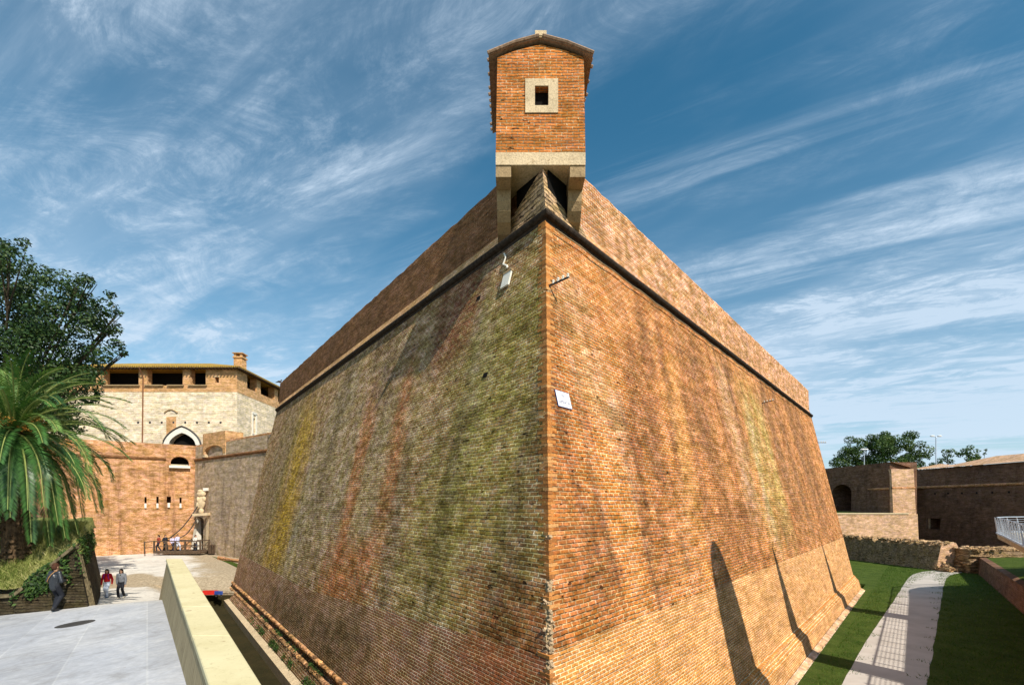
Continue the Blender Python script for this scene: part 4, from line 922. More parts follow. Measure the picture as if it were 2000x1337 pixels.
ca.ball(cc_, (.42, .18, .72), 12, 8); ca.ball(cc_ + Vector((0, 0, .95)), (.52, .22, .32), 12, 6); ca.ball(cc_ + Vector((-.1, 0, 1.25)), (.3, .2, .2)); ca.ball(cc_ + Vector((0, 0, -.95)), (.28, .2, .35)); ca.ball(cc_ + Vector((.3, 0, .4)), (.22, .2, .3)); ca.ball(cc_ + Vector((-.36, 0, -.3)), (.2, .2, .4)); ca.ball(cc_ + Vector((-.32, 0, .35)), (.16, .2, .3))
co_ = ca.build('coat_of_arms', MAT['stone'], smooth=True); relative(jit(co_, .02, 2), gt)
relative(MB().box(gq(403, 955, 54.6), (.55, .3, .30)).build('bracket_stone', MAT['white_stone']), gt)
# small box turret over the re-entrant corner
bt = empty('bartizan', (CB.x, CB.y, ZCO), 'small brick turret box on corbels bridging the corner above the gate', 'turret')
q0, q1 = P(396, 852, 53.8), P(440, 851, 51.2); zt_ = 7.75
u_ = (Vector((q1.x, q1.y)) - Vector((q0.x, q0.y))); L_ = u_.length; u_.normalize(); n2 = Vector((u_.y, -u_.x)); q0_ = Vector((q0.x, q0.y)); zb_ = 5.35
bo = [q0_, q0_ + u_ * L_, q0_ + u_ * L_ - n2 * 1.9, q0_ - n2 * 1.9]
w_ = MB().prism(bo, zb_, zt_).build('wall', MAT['castle_brick'])
cut(w_, [arch_cutter(q0_, u_, n2, .35, L_ - .55, zb_ - .2, zb_ + .35, zb_ + 1.0, 1.7)[0]]); relative(w_, bt)
for s_ in (.18, L_ - .22):
    p = q0_ + u_ * s_ - n2 * .5; m = MB(); m.box((p.x, p.y, zb_ - .02), (.45, 1.0, .3), rz=math.atan2(u_.y, u_.x)); m.box((p.x - n2.x * .3, p.y - n2.y * .3, zb_ - .3), (.42, .8, .26), rz=math.atan2(u_.y, u_.x)); relative(m.build('corbel', MAT['stone']), bt)

# castle
cs = empty('castle', (-45, 68, 4), 'tall pale stone castle block with brick loggia, lichen-yellow hipped roof and pointed doorway', 'castle')
XR, YF, XL, YBK = -36.2, 64.0, -66.0, 86.0; ZST, ZEV = 14.75, 17.95
body = MB().prism([(XL, YF), (XR, YF), (XR, YBK), (XL, YBK)], 0, ZST).build('stone_wall', MAT['castle_stone'])
Xp = lambda px, d=YF: (px - 1000) / F * d
Zp = lambda py, d=YF: (YH - py) / F * d
fa = Vector((XL, YF)); fux, fnx = Vector((1, 0)), Vector((0, -1))
door, prd = arch_cutter(fa, fux, fnx, Xp(330.5) - XL, Xp(382.5) - XL, 6.0, Zp(868), Zp(845), 2.0, True)
ya, yb = None, None
def right_y(px): return XR / ((px - 1000) / F)
win2 = MB().box((XR, (right_y(494) + right_y(498.5)) / 2, (Zp(812, 66.5) + Zp(842, 66.5)) / 2), (1.0, abs(right_y(494) - right_y(498.5)), 2.1))
cut(body, [door, win2]); relative(body, cs)
relative(MB().box((Xp(356), YF + .8, Zp(862)), (4.5, .2, 5)).build('doorway', MAT['dark']), cs)  # black block stands in for the unlit space behind the door
# white pointed arch surround: ring between two outlines
_, pin = arch_cutter(fa, fux, fnx, Xp(330.5) - XL, Xp(382.5) - XL, 6.0, Zp(868), Zp(845), 2.0, True); _, pout = arch_cutter(fa, fux, fnx, Xp(320) - XL, Xp(391) - XL, 6.0, Zp(870), Zp(834.5), 2.0, True)
n = len(pin); vs = [(XL + s, YF - .10, z) for s, z in pin] + [(XL + s, YF - .10, z) for s, z in pout] + [(XL + s, YF + .6, z) for s, z in pin] + [(XL + s, YF + .05, z) for s, z in pout]
fs = []
for i in range(2, n - 1 + 1):
    j = (i + 1) % n
    if i == n - 1: break
    fs += [[i, j, n + j, n + i], [n + i, n + j, 3 * n + j, 3 * n + i], [j, i, 2 * n + i, 2 * n + j]]
relative(mesh('door_surround', vs, fs, MAT['white_stone']), cs)
m = MB(); _, po2 = arch_cutter(fa, fux, fnx, Xp(318) - XL, Xp(393) - XL, 6.0, Zp(870), Zp(832), 2.0, True)
relative(m.tube([(XL + s, YF - .06, z) for s, z in po2[2:-1]], .10, 6).build('hood_mould', MAT['iron']), cs)
relative(MB().tube([(Xp(322), YF - .05, Zp(805.5)), (Xp(328), YF - .05, Zp(801)), (Xp(335), YF - .05, Zp(799.5)), (Xp(342), YF - .05, Zp(802)), (Xp(347), YF - .05, Zp(806))], .10, 6).build('relief_arch', MAT['stone_grey']), cs)
for k in range(8):
    relative(MB().box((Xp(270 + k * 23), YF - .01, Zp(824.5)), (.24, .06, .26)).build('putlog_hole', MAT['iron']), cs)
relative(MB().box(((Xp(325) + Xp(344)) / 2, YF - .004, Zp(832)), (Xp(344) - Xp(325), .03, 2.5)).build('bricked_patch', MAT['castle_brick']), cs)
yw0, yw1 = right_y(491.5), right_y(501); m = MB()
for (y, z, sy, sz) in (((yw0 + yw1) / 2, Zp(802.5, 66.5) , abs(yw1 - yw0), .35), ((yw0 + yw1) / 2, Zp(846, 66.5), abs(yw1 - yw0), .25), (min(yw0, yw1) + .14, Zp(825, 66.5), .26, 3.0), (max(yw0, yw1) - .14, Zp(825, 66.5), .26, 3.0)):
    m.box((XR + .04, y, z), (.14, sy, sz))
relative(m.build('window_frame', MAT['white_stone']), cs)
relative(MB().box((XR - .25, (yw0 + yw1) / 2, Zp(826, 66.5)), (.05, .8, 2.5)).build('window_shutter', MAT['stone_grey']), cs)
# loggia storey: thin walls with openings
def ring_wall(z0, z1, th, mat):
    m_ = MB().prism([(XL - .01, YF - .02), (XR + .02, YF - .02), (XR + .02, YBK), (XL - .01, YBK)], z0, z1); o = m_.build('loggia_wall', mat); return o
lg = ring_wall(ZST, ZEV, .9, MAT['castle_brick']); th = .95
cuts = [MB().box(((XL + XR) / 2, (YF + YBK) / 2, (ZST + ZEV) / 2 + .3), (XR - XL - 2 * th, YBK - YF - 2 * th, ZEV - ZST - .2))]
zo0, zo1 = Zp(752.5), ZEV + .5
for (x0, x1) in ((110, 188), (203, 271), (287, 357), (372, 402)):
    cuts.append(MB().box(((Xp(x0) + Xp(x1)) / 2, YF, (zo0 + zo1) / 2), (Xp(x1) - Xp(x0), 2.4, zo1 - zo0)))
cuts.append(MB().box(((Xp(420) + Xp(427.5)) / 2, YF, Zp(741.5)), (.52, 2.4, .78)))
for (x0, x1) in ((482.5, 501), (509, 536), (543, 560)):
    y0, y1 = right_y(x0), right_y(x1); cuts.append(MB().box((XR, (y0 + y1) / 2, (zo0 + zo1) / 2 + .25), (2.4, abs(y1 - y0), zo1 - zo0)))
    cuts.append(MB().box((XL, (y0 + y1) / 2 + 2, (zo0 + zo1) / 2 + .2), (2.4, abs(y1 - y0), zo1 - zo0)))
cut(lg, cuts); relative(lg, cs)
for (x0, x1) in ((203, 271), (287, 317), (331, 357), (372, 402)): relative(MB().box(((Xp(x0) + Xp(x1)) / 2, YF - .08, zo0 - .02), (Xp(x1) - Xp(x0) + .4, .35, .14)).build('sill', MAT['stone_grey']), cs)
m = MB(); m.box((Xp(420) + .25, YF - .03, Zp(735.2)), (.7, .12, .12)); relative(m.build('window_lintel', MAT['stone']), cs)
relative(MB().box(((XL + XR) / 2, YF + 2.4, 16.4), (XR - XL - 2.2, .2, 3.1)).box((XR - 2.4, (YF + YBK) / 2 - 3.5, 16.4), (.2, YBK - YF - 12.5, 3.1)).build('loggia_shade_panel', MAT['dark']), cs)  # added black panels stand in for the loggia's unlit interior
# roof
E_ = .75; rz_ = ZEV + .02; hr = 3.1; rid = 8.9
ro = [(XL - E_, YF - E_, rz_), (XR + E_, YF - E_, rz_), (XR + E_, YBK + E_, rz_), (XL - E_, YBK + E_, rz_), (XL + rid, YF + rid, rz_ + hr), (XR - rid, YF + rid, rz_ + hr), (XR - rid, YBK - rid, rz_ + hr), (XL + rid, YBK - rid, rz_ + hr)]
def tile_mat():
    m = N('lichen_roof_tiles', .9, .15); uv, u, v = m.uv(); o = m.ob()[0]
    a = m.noise(o, .5, 6, .7, seed=1); b = m.noise(o, 3.5, 5, .7, seed=2)
    w = m.n('ShaderNodeTexWave'); m.l(uv, w.inputs[0]); w.inputs['Scale'].default_value = 1.1; w.inputs['Distortion'].default_value = .6
    c = m.mix(m.ramp(a, .3, .65), (.34, .20, .04), (.50, .33, .055)); c = m.mix(m.ramp(b, .52, .66, 0, .8), c, (.24, .13, .06)); c = m.mix(m.ramp(w.outputs[0], .0, .4, .45, 0), c, (.18, .11, .05))
    m.bump(m.math('ADD', w.outputs[0], b), 1, .08); return m.done(c)
MAT['roof'] = tile_mat()
rf = mesh('roof', ro + [(x, y, z - .16) for x, y, z in ro[:4]], [[0, 1, 5, 4], [1, 2, 6, 5], [2, 3, 7, 6], [3, 0, 4, 7], [4, 5, 6, 7], [0, 8, 9, 1], [1, 9, 10, 2], [2, 10, 11, 3], [3, 11, 8, 0], [8, 11, 10, 9]], MAT['roof']); relative(rf, cs)
m = MB()
for k in range(70): x = XL - .5 + k * (XR - XL + 1.2) / 69; m.box((x, YF - .45, rz_ - .24), (.12, .9, .14))
for k in range(45): y = YF - .5 + k * .5; m.box((XR + .40, y, rz_ - .24), (.8, .12, .14))
o_ = m.build('rafters', MAT['wood']); relative(o_, cs)
xc, yc = Xp(469, 67.5), 67.5; 
ch = MB().box((xc, yc, 18.9), (1.15, 1.15, 2.2)).box((xc, yc, 20.2), (1.35, 1.35, .2)).build('chimney', MAT['castle_brick']); o_ = ch
m = MB()
for sx_ in (-1, 1):
    for sy_ in (-1, 1): m.box((xc + sx_ * .42, yc + sy_ * .42, 20.5), (.28, .28, .45))
m.box((xc, yc, 20.78), (1.45, 1.45, .1)); m2 = m.build('chimney_cap', MAT['castle_brick'])
relative(ch, cs); relative(m2, cs)
relative(MB().tube([(Xp(281.5), YF - .9, ZEV - .2), (Xp(281), YF - .14, ZEV - 1.3), (Xp(280), YF - .12, 12), (Xp(279), YF - .12, 7.0)], .075, 8).build('drainpipe', MAT['rust']), cs)

# ---------------------------------------------------------------- footbridge at the gate, chains, bin, low kerb
FY = 51.3; BZ = -5.02
wb = empty('wooden_footbridge', (Xp(340, FY), FY, BZ), 'small timber bridge with dark plank railings in front of the gate', 'footbridge')
x0, x1 = Xp(300, FY), Xp(392, FY)
relative(MB().box(((x0 + x1) / 2, FY + .75, BZ - .10), (x1 - x0, 1.6, .16)).build('deck', MAT['wood']), wb)
for yy in (FY, FY + 1.5):
    m = MB(); m.box(((x0 + x1) / 2, yy, BZ + 1.12), (x1 - x0, .08, .10)); m.box(((x0 + x1) / 2, yy, BZ + .55), (x1 - x0, .05, .08)); m.box(((x0 + x1) / 2, yy, BZ + .06), (x1 - x0, .06, .14))
    relative(m.build('rail', MAT['wood']), wb)
    for px in (301, 325, 342.5, 362, 391):
        relative(MB().box((Xp(px, FY), yy, BZ + .56), (.13, .13, 1.22)).build('post', MAT['wood']), wb)
m = MB().tube([(Xp(363, FY), FY, BZ + .1), (Xp(385, FY), FY, BZ + 1.1)], .03, 6); relative(m.build('brace', MAT['wood']), wb)
m = MB().tube([(x0 - .1, FY, BZ + 1.12), (Xp(291, FY), FY - .6, BZ + 1.05)], .05, 6).tube([(x0 - .1, FY, BZ + .5), (Xp(291.5, FY), FY - .6, BZ + .5)], .04, 6).tube([(Xp(291, FY), FY - .6, BZ - .2), (Xp(290.5, FY), FY - .6, BZ + 1.15)], .07, 6)
relative(m.build('end_panel', MAT['wood']), wb)
for (lab, a, b) in (('longer rusty chain from the coat of arms down to the bridge', P(386, 988, 53.0), P(329, 1051, 52.6)), ('shorter rusty chain from the gate lintel to the bridge', P(384, 1013, 53.2), P(349, 1050, 52.8))):
    pts = [a.lerp(b, k / 14) + Vector((0, 0, -.45 * math.sin(math.pi * k / 14))) for k in range(15)]; tagit(MB().tube(pts, .055, 6).build('drawbridge_chain', MAT['iron']), lab, 'chain', 'drawbridge chains')
bn = empty('litter_bin', (Xp(414, 52), 52, -5.4), 'dark slatted litter bin standing right of the gate', 'litter bin')
m = MB(); c_ = Vector((Xp(414, 52), 52, -5.4))
for k in range(14): an = 2 * math.pi * k / 14; m.tube([c_ + Vector((.30 * math.cos(an), .30 * math.sin(an), .12)), c_ + Vector((.38 * math.cos(an), .38 * math.sin(an), 1.12))], .055, 5)
relative(m.build('slatted_body', MAT['wood']), bn); relative(MB().tube([c_ + Vector((0, 0, .02)), c_ + Vector((0, 0, 1.0))], [.27, .33], 12).build('liner', MAT['dark']), bn)
kb = MB().prism([(Xp(424, 47.5), 47.5), (Xp(470, 44.5), 44.5), (Xp(474, 45.5), 45.5), (Xp(426, 48.6), 48.6)], -5.45, -5.18).build('low_kerb', MAT['brick_curtain']); tagit(jit(kb, .04, 3, 3), 'low crumbling brick kerb at the foot of the grey wall beside the bin', 'kerb')
tagit(mesh('grass_verge', [(*P(413, 1084, 50.5).xy, -5.392), (*P(445, 1098, 44.5).xy, -5.392), (*P(468, 1110, 40.5).xy, -5.392), (*P(474, 1098, 43).xy, -5.392), (*P(440, 1085, 47.5).xy, -5.392)], [[0, 1, 2, 3, 4]], MAT['lawn']), kind='structure')
# barrier pieces at the head of the ditch
c_ = Vector((P(411, 1162, 32.6).x, 32.6, -6.05)); 
def barrier(name, c, size, mat, rz, label):
    o = empty(name, c, label, 'barrier', 'plastic barriers at the ditch head'); sx, sy, sz = size
    relative(MB().prism([tuple((Matrix.Rotation(rz, 2) @ Vector(q)) + Vector((c.x, c.y))) for q in ((-sx / 2, -sy / 2), (sx / 2, -sy / 2), (sx / 2, sy / 2), (-sx / 2, sy / 2))], c.z, c.z + sz).build('panel', mat), o)
    for s_ in (-1, 1): q = c + Vector((math.cos(rz) * s_ * sx * .35, math.sin(rz) * s_ * sx * .35, -.55)); relative(MB().box(q + Vector((0, 0, .48)), (.07, .07, .18), rz=rz).build('foot', MAT['iron']), o)
barrier('barrier', c_, (.95, .12, .28), plain('red_plastic', (.62, .03, .02), .4, .4), .1, 'red plastic barrier panel lying at the head of the ditch')
barrier('barrier', Vector((P(427, 1160, 32.4).x, 32.4, -6.0)), (.55, .12, .22), plain('blue_plastic', (.04, .09, .35), .4, .4), -.2, 'small blue barrier panel at the ditch head just right of the red one')

# ---------------------------------------------------------------- right: far walls, ruin, bridge
FT, FTOP = 2.25, 4.65
FA, FB, FC_ = Vector((54.9, 66.5)), Vector((56.8, 40)), Vector((50.0, 84.0))
FA, FB = Vector((67.25, 81.5)), Vector((69.6, 49)); FT2, FTOP2 = 2.75, 5.7
rb = empty('far_bastion', (FA.x, FA.y, -6.6), 'shaded brick bastion beyond the moat with a sloping lit top and a notched end', 'bastion')
un = Vector((-1, -.07)).normalized()
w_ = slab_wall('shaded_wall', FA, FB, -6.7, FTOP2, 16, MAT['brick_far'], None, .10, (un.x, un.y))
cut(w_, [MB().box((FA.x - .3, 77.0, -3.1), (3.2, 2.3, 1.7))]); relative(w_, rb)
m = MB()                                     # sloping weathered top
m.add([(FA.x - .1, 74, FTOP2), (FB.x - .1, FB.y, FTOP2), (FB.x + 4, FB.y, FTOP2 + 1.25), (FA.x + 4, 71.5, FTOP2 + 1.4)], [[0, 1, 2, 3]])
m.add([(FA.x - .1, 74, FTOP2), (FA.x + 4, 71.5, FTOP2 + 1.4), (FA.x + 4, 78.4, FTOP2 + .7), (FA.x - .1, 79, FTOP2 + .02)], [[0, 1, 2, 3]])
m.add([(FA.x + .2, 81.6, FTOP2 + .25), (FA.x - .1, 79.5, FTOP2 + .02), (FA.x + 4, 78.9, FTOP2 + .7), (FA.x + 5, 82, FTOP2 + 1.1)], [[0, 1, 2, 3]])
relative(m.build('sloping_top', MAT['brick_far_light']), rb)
a_, b_ = FA + un * (.06 + .1 * (FTOP2 - FT2)), FB + un * (.06 + .1 * (FTOP2 - FT2))
relative(MB().tube([(a_.x, a_.y, FT2), (b_.x, b_.y, FT2)], .2, 8).build('cordon', MAT['brick_par_r']), rb)
for k in range(7):
    y = 77.2 - k * 2.15; p = FA + (FB - FA).normalized() * (81.5 - y); z = 1.65; o_ = un * (.1 * (FTOP2 - z) + .012); relative(MB().box((p.x + o_.x, p.y, z), (.04, .25, .25)).build('putlog_hole', MAT['dark']), rb)
p = FA + (FB - FA).normalized() * (81.5 - 72.2); relative(MB().box((p.x + un.x * .95, 78.1, -3.1), (.2, .25, 1.7)).build('window_jamb', MAT['brick_far_light']), rb)
fl = empty('far_flank_wall', (FC_.x, FC_.y, -6.5), 'dark brick wall with a black arched passage beyond the end of the big bastion', 'wall')
G1, G2 = Vector((51.75, 66.6)), Vector((50.3, 84)); gn = Vector((-1, -.09)).normalized()
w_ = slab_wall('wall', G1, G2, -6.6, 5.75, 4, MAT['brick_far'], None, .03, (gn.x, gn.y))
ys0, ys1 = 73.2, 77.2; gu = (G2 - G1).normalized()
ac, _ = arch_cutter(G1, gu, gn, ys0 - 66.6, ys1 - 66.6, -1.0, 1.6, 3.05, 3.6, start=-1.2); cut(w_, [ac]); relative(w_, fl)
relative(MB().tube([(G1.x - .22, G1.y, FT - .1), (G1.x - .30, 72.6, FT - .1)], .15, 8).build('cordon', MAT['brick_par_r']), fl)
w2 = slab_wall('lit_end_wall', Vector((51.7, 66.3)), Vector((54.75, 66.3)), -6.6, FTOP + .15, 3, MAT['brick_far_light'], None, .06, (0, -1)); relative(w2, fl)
relative(MB().tube([(51.7, 66.2, FT - .05), (54.8, 66.2, FT - .05)], .15, 8).build('cordon', MAT['brick_par_r']), fl)
relative(mesh('sloping_top', [(G1.x - .05, G1.y - .3, 5.76), (G1.x + 3.0, G1.y - .3, 4.9), (G1.x + 3.2, G1.y + 1.8, 5.3), (G1.x - .05, G1.y + 1.6, 5.77)], [[0, 1, 2, 3]], MAT['brick_far_light']), fl)
lt = empty('low_terrace_wall', (46, 63.8, -6.5), 'low sunlit brick terrace wall with grass on top beyond the ruined wall', 'wall')
relative(slab_wall('wall', Vector((34, 63.8)), Vector((53.2, 63.8)), -6.6, -1.30, 2.2, MAT['brick_far_light'], None, .05, (0, -1)), lt)
relative(mesh('terrace_grass', [(34, 66.0, -1.31), (51.6, 66.0, -1.31), (51.2, 80, -.9), (34, 80, -.9)], [[0, 1, 2, 3]], MAT['lawn']), lt)
relative(slab_wall('coping', Vector((34, 63.7)), Vector((52, 63.7)), -1.30, -1.14, .6, MAT['stone'], None, 0, (0, -1)), lt)
# ruined wall
ru = empty('ruined_wall', (42.2, 48, -6.5), 'long low ruined rubble wall with pale broken top and sunlit end beside the path', 'ruin')
RA, RB_ = Vector((41.9, 47.6)), Vector((39.6, 61.5))
w_ = MB(); ns = 44; vs = []; r = random.Random(5)
for k in range(ns + 1):
    p = RA.lerp(RB_, k / ns); h = -3.85 + r.uniform(-.16, .14); w = 1.75
    vs += [(p.x - .45 + r.uniform(-.1, .1), p.y, -6.6), (p.x - .2 + r.uniform(-.09, .09), p.y, -5.2), (p.x + r.uniform(-.10, .10), p.y, h - .28), (p.x + .25, p.y, h), (p.x + w - .2, p.y, h + r.uniform(-.1, .1)), (p.x + w, p.y, h - .3), (p.x + w + .5, p.y, -6.6)]
fs = []; 
for k in range(ns):
    for i in range(6): fs.append([7 * k + i, 7 * k + 7 + i, 7 * k + 8 + i, 7 * k + 1 + i])
fs.append([6, 5, 4, 3, 2, 1, 0]); fs = [f[::-1] for f in fs]
o_ = mesh('wall', vs, fs, [MAT['ruin'], MAT['ruin_top'], MAT['brick_far_light']])
for i, p_ in enumerate(o_.data.polygons):
    if i == len(o_.data.polygons) - 1: p_.material_index = 2
    elif i % 6 in (2, 3, 4): p_.material_index = 1
relative(o_, ru)
m = MB()
def rock(m, c, s, rr):
    M_ = Matrix.Rotation(rr.uniform(0, 6), 3, 'Z') @ Matrix.Rotation(rr.uniform(-.2, .2), 3, 'X'); k = len(m.v); m.box(c, (s * rr.uniform(1, 2), s * rr.uniform(.8, 1.3), s * rr.uniform(.4, .7)), M=M_)
    for i in range(k, len(m.v)): v_ = Vector(m.v[i]); m.v[i] = tuple(v_ + Vector((rr.uniform(-1, 1), rr.uniform(-1, 1), rr.uniform(-1, 1))) * s * .16)
for _ in range(420):
    t_ = r.random(); p = RA.lerp(RB_, t_); rock(m, (p.x + r.uniform(-.12, 1.75), p.y, -3.83 + r.uniform(-.1, .08)), r.uniform(.12, .26), r)
for _ in range(150): rock(m, (RA.x + r.uniform(-.4, 2.4), RA.y + r.uniform(-1.1, .2), -6.5 + abs(r.gauss(0, .3))), r.uniform(.12, .3), r)
relative(m.build('loose_stones', MAT['ruin_top']), ru)
rp = empty('ruined_pillar', (43.7, 46.3, -6.5), 'rough dark stone stub with pale top at the corner of the right bank', 'ruin')
m = MB(); r = random.Random(9)
for k in range(15):
    z = -6.5 + k * .145; m.box((44.0 + r.uniform(-.06, .06), 46.5, z + .07), (1.9 + r.uniform(-.25, .25), 1.8 + r.uniform(-.25, .25), .15), rz=-.15)
relative(m.build('wall', MAT['ruin']), rp); m = MB()
for _ in range(260): rock(m, (r.uniform(43.1, 50), r.uniform(45.4, 48.8), -4.32 + r.uniform(-.08, .10)), r.uniform(.15, .3), r)
relative(m.build('loose_stones', MAT['ruin_top']), rp)
relative(MB().prism([(44.3, 45.8), (52, 44.5), (52, 49), (44, 48.8)], -6.5, -4.42).build('footing', MAT['ruin']), rp)
# right bank and its low wall
BW1, BW2 = Vector((43.9, 45.7)), Vector((18.0, 13.2)); bu = (BW1 - BW2).normalized(); bn_ = Vector((-bu.y, bu.x))
rk = empty('bank_wall', (BW1.x, BW1.y, -6.5), 'low reddish brick wall holding the grassy bank on the right under the steel bridge', 'wall')
relative(slab_wall('wall', BW1, BW2, -6.6, -5.0, .5, MAT['brick_far'], None, .08, (bn_.x, bn_.y)), rk)
bk = [(BW1.x + .4, BW1.y - .2, -5.02), (BW2.x + .4, BW2.y - .3, -5.02), (BW2.x + 60, BW2.y - 3, -3.4), (BW1.x + 60, BW1.y - 1, -3.4)]
tagit(mesh('right_bank', bk, [[0, 1, 2, 3]], MAT['lawn']), kind='structure')
# modern footbridge: deck follows its left edge, ends by turning to the right
DZ = -2.0
def dz(y): return -2.02 - .016 * (33 - y)
edge = [(4.9 + .85 * y, y) for y in range(2, 31, 2)] + [(32.2, 32.2), (33.1, 33.2), (34.6, 34.1), (36.6, 34.7), (40, 35.2), (48, 36)]
inner = [(x + 3.3, y - .4) for x, y in edge[:13]] + [(33.4, 28.6), (34.9, 30.2), (36.4, 31.2), (37.6, 31.7), (39.5, 32.0), (41.5, 32.2), (44, 32.5), (48, 33)]
inner = inner[:len(edge)]
br_ = empty('steel_footbridge', (33, 33, -6.5), 'curved modern footbridge with concrete deck edge and pale steel railings at the right', 'footbridge')
n = len(edge); vs = []
for (a, b) in zip(edge, inner):
    z = dz(min(a[1], 33)); vs += [(a[0], a[1], z), (b[0], b[1], z), (a[0] + .05, a[1], z - .30), (b[0], b[1], z - .30), (a[0] + .9, a[1] - .3, z - .75), (b[0] - .6, b[1] + .2, z - .75)]
fs = []
for k in range(n - 1):
    q = 6 * k; fs += [[q, q + 1, q + 7, q + 6], [q, q + 6, q + 8, q + 2], [q + 2, q + 8, q + 10, q + 4], [q + 4, q + 10, q + 11, q + 5], [q + 3, q + 5, q + 11, q + 9], [q + 1, q + 3, q + 9, q + 7]]
MAT['conc2'] = plain('bridge_concrete', (.42, .38, .30), .85, .2, .15, 3, bump=.4)
relative(mesh('deck', vs, fs, MAT['conc2']), br_)
m = MB()
for k in range(n - 1): 
    a = Vector((*edge[k], dz(min(edge[k][1], 33)) + .06)); b = Vector((*edge[k + 1], dz(min(edge[k + 1][1], 33)) + .06)); m.tube([a, b], .07, 6)
relative(m.build('edge_beam', MAT['steel']), br_)
def rail_line(pts, side, nm):
    P3 = [Vector((x, y, dz(min(y, 33)))) for x, y in pts]; m = MB()
    m.tube([p + Vector((0, 0, 1.12)) for p in P3], .035, 6); relative(m.build('handrail', MAT['steel']), br_); m = MB()
    for h in (.2, .35, .5, .65, .8, .95): m.tube([p + Vector((0, 0, h)) for p in P3], .010, 5)
    relative(m.build('rail_wires', MAT['steel']), br_)
    acc = 0; last = None
    for i in range(len(P3) - 1):
        L_ = (P3[i + 1] - P3[i]).length; k = 0
        while acc < L_:
            p = P3[i].lerp(P3[i + 1], acc / L_); t_ = (P3[i + 1] - P3[i]).normalized(); o = Vector((t_.y, -t_.x, 0)) * side; f = MB()
            f.add([p - t_ * .03 + o * .0, p - t_ * .03 - o * .10, p - t_ * .03 + o * .10 + Vector((0, 0, 1.12)), p - t_ * .03 + o * .14 + Vector((0, 0, 1.12)), p + t_ * .03 + o * .0, p + t_ * .03 - o * .10, p + t_ * .03 + o * .10 + Vector((0, 0, 1.12)), p + t_ * .03 + o * .14 + Vector((0, 0, 1.12))], [[0, 1, 2, 3], [7, 6, 5, 4], [1, 5, 6, 2], [0, 3, 7, 4], [2, 6, 7, 3]])
            relative(f.build('baluster', MAT['steel']), br_); acc += 1.05
        acc -= L_
rail_line(edge, -1, 'outer'); rail_line(inner[8:], 1, 'inner')
m = MB(); 
relative(MB().box((28.6, 27.0, dz(27) + .55), (.16, .16, 2.4)).build('lamp_post', MAT['darksteel']), br_)
# masts along the bridge's far side, outside the picture, shaped for their shadows
for i, (w_pt, tt_, wb_) in enumerate(((Vector((6.9, 16.6, -1.34)), 12.0, 1.05), (Vector((11.91, 22.19, -2.03)), 12.0, 1.0), (Vector((20.07, 31.5, -2.55)), 12.3, 1.0))):
    tip = w_pt + Vector((sun_h.x, sun_h.y, math.tan(el))) * tt_; m = MB(); prof_ = []; bu2 = Vector((.65, .76, 0)); H_ = tip.z + 6.5
    cx = tip - bu2 * 0
    for f_, wd in (((0, 1.5), (.6, 1.45), (.76, 1.32), (.85, 1.2), (.91, 1.02), (.95, .82), (.975, .60), (.99, .38), (1, .14)) if i == 0 else ((0, 1.15), (.45, 1.1), (.68, .95), (.78, .74), (.88, .44), (.94, .26), (.98, .15), (1, .05))):
        prof_.append((f_, wd / 2 * (1.6, 1.35, 1.35)[i]))
    vs = []; nn_ = Vector((.76, -.65, 0)) * .14
    for f_, hw in prof_:
        b_ = Vector((tip.x, tip.y, -6.5 + H_ * f_)); vs += [b_ - bu2 * hw - nn_, b_ + bu2 * hw - nn_, b_ + bu2 * hw + nn_, b_ - bu2 * hw + nn_]
    fs = [[0, 3, 2, 1], [len(vs) - 4 + j for j in range(4)]]
    for k in range(len(prof_) - 1):
        for j in range(4): fs.append([4 * k + j, 4 * k + (j + 1) % 4, 4 * k + 4 + (j + 1) % 4, 4 * k + 4 + j])
    relative(mesh('unseen_mast', vs, fs, MAT['steel']), br_)
RB0 = [(x - .15, y) for x, y in inner[:13]] + [(33.2, 28.4), (37, 31)]; m = MB(); vs = []  # unseen wall below the deck, added to shade lawn and path
for (x, y) in RB0: vs += [(x, y, -6.6), (x, y, dz(y) - .05), (x + 2, y - 1, dz(y) - .05), (x + 2, y - 1, -6.6)]
fs = []
for k in range(len(RB0) - 1):
    for j in range(3): fs.append([4 * k + j, 4 * k + 4 + j, 4 * k + 5 + j, 4 * k + 1 + j])
fs += [[0, 1, 2, 3], [4 * len(RB0) - 4 + j for j in range(4)][::-1]]
relative(mesh('unseen_shade_wall', vs, fs, MAT['brick_far']), br_)

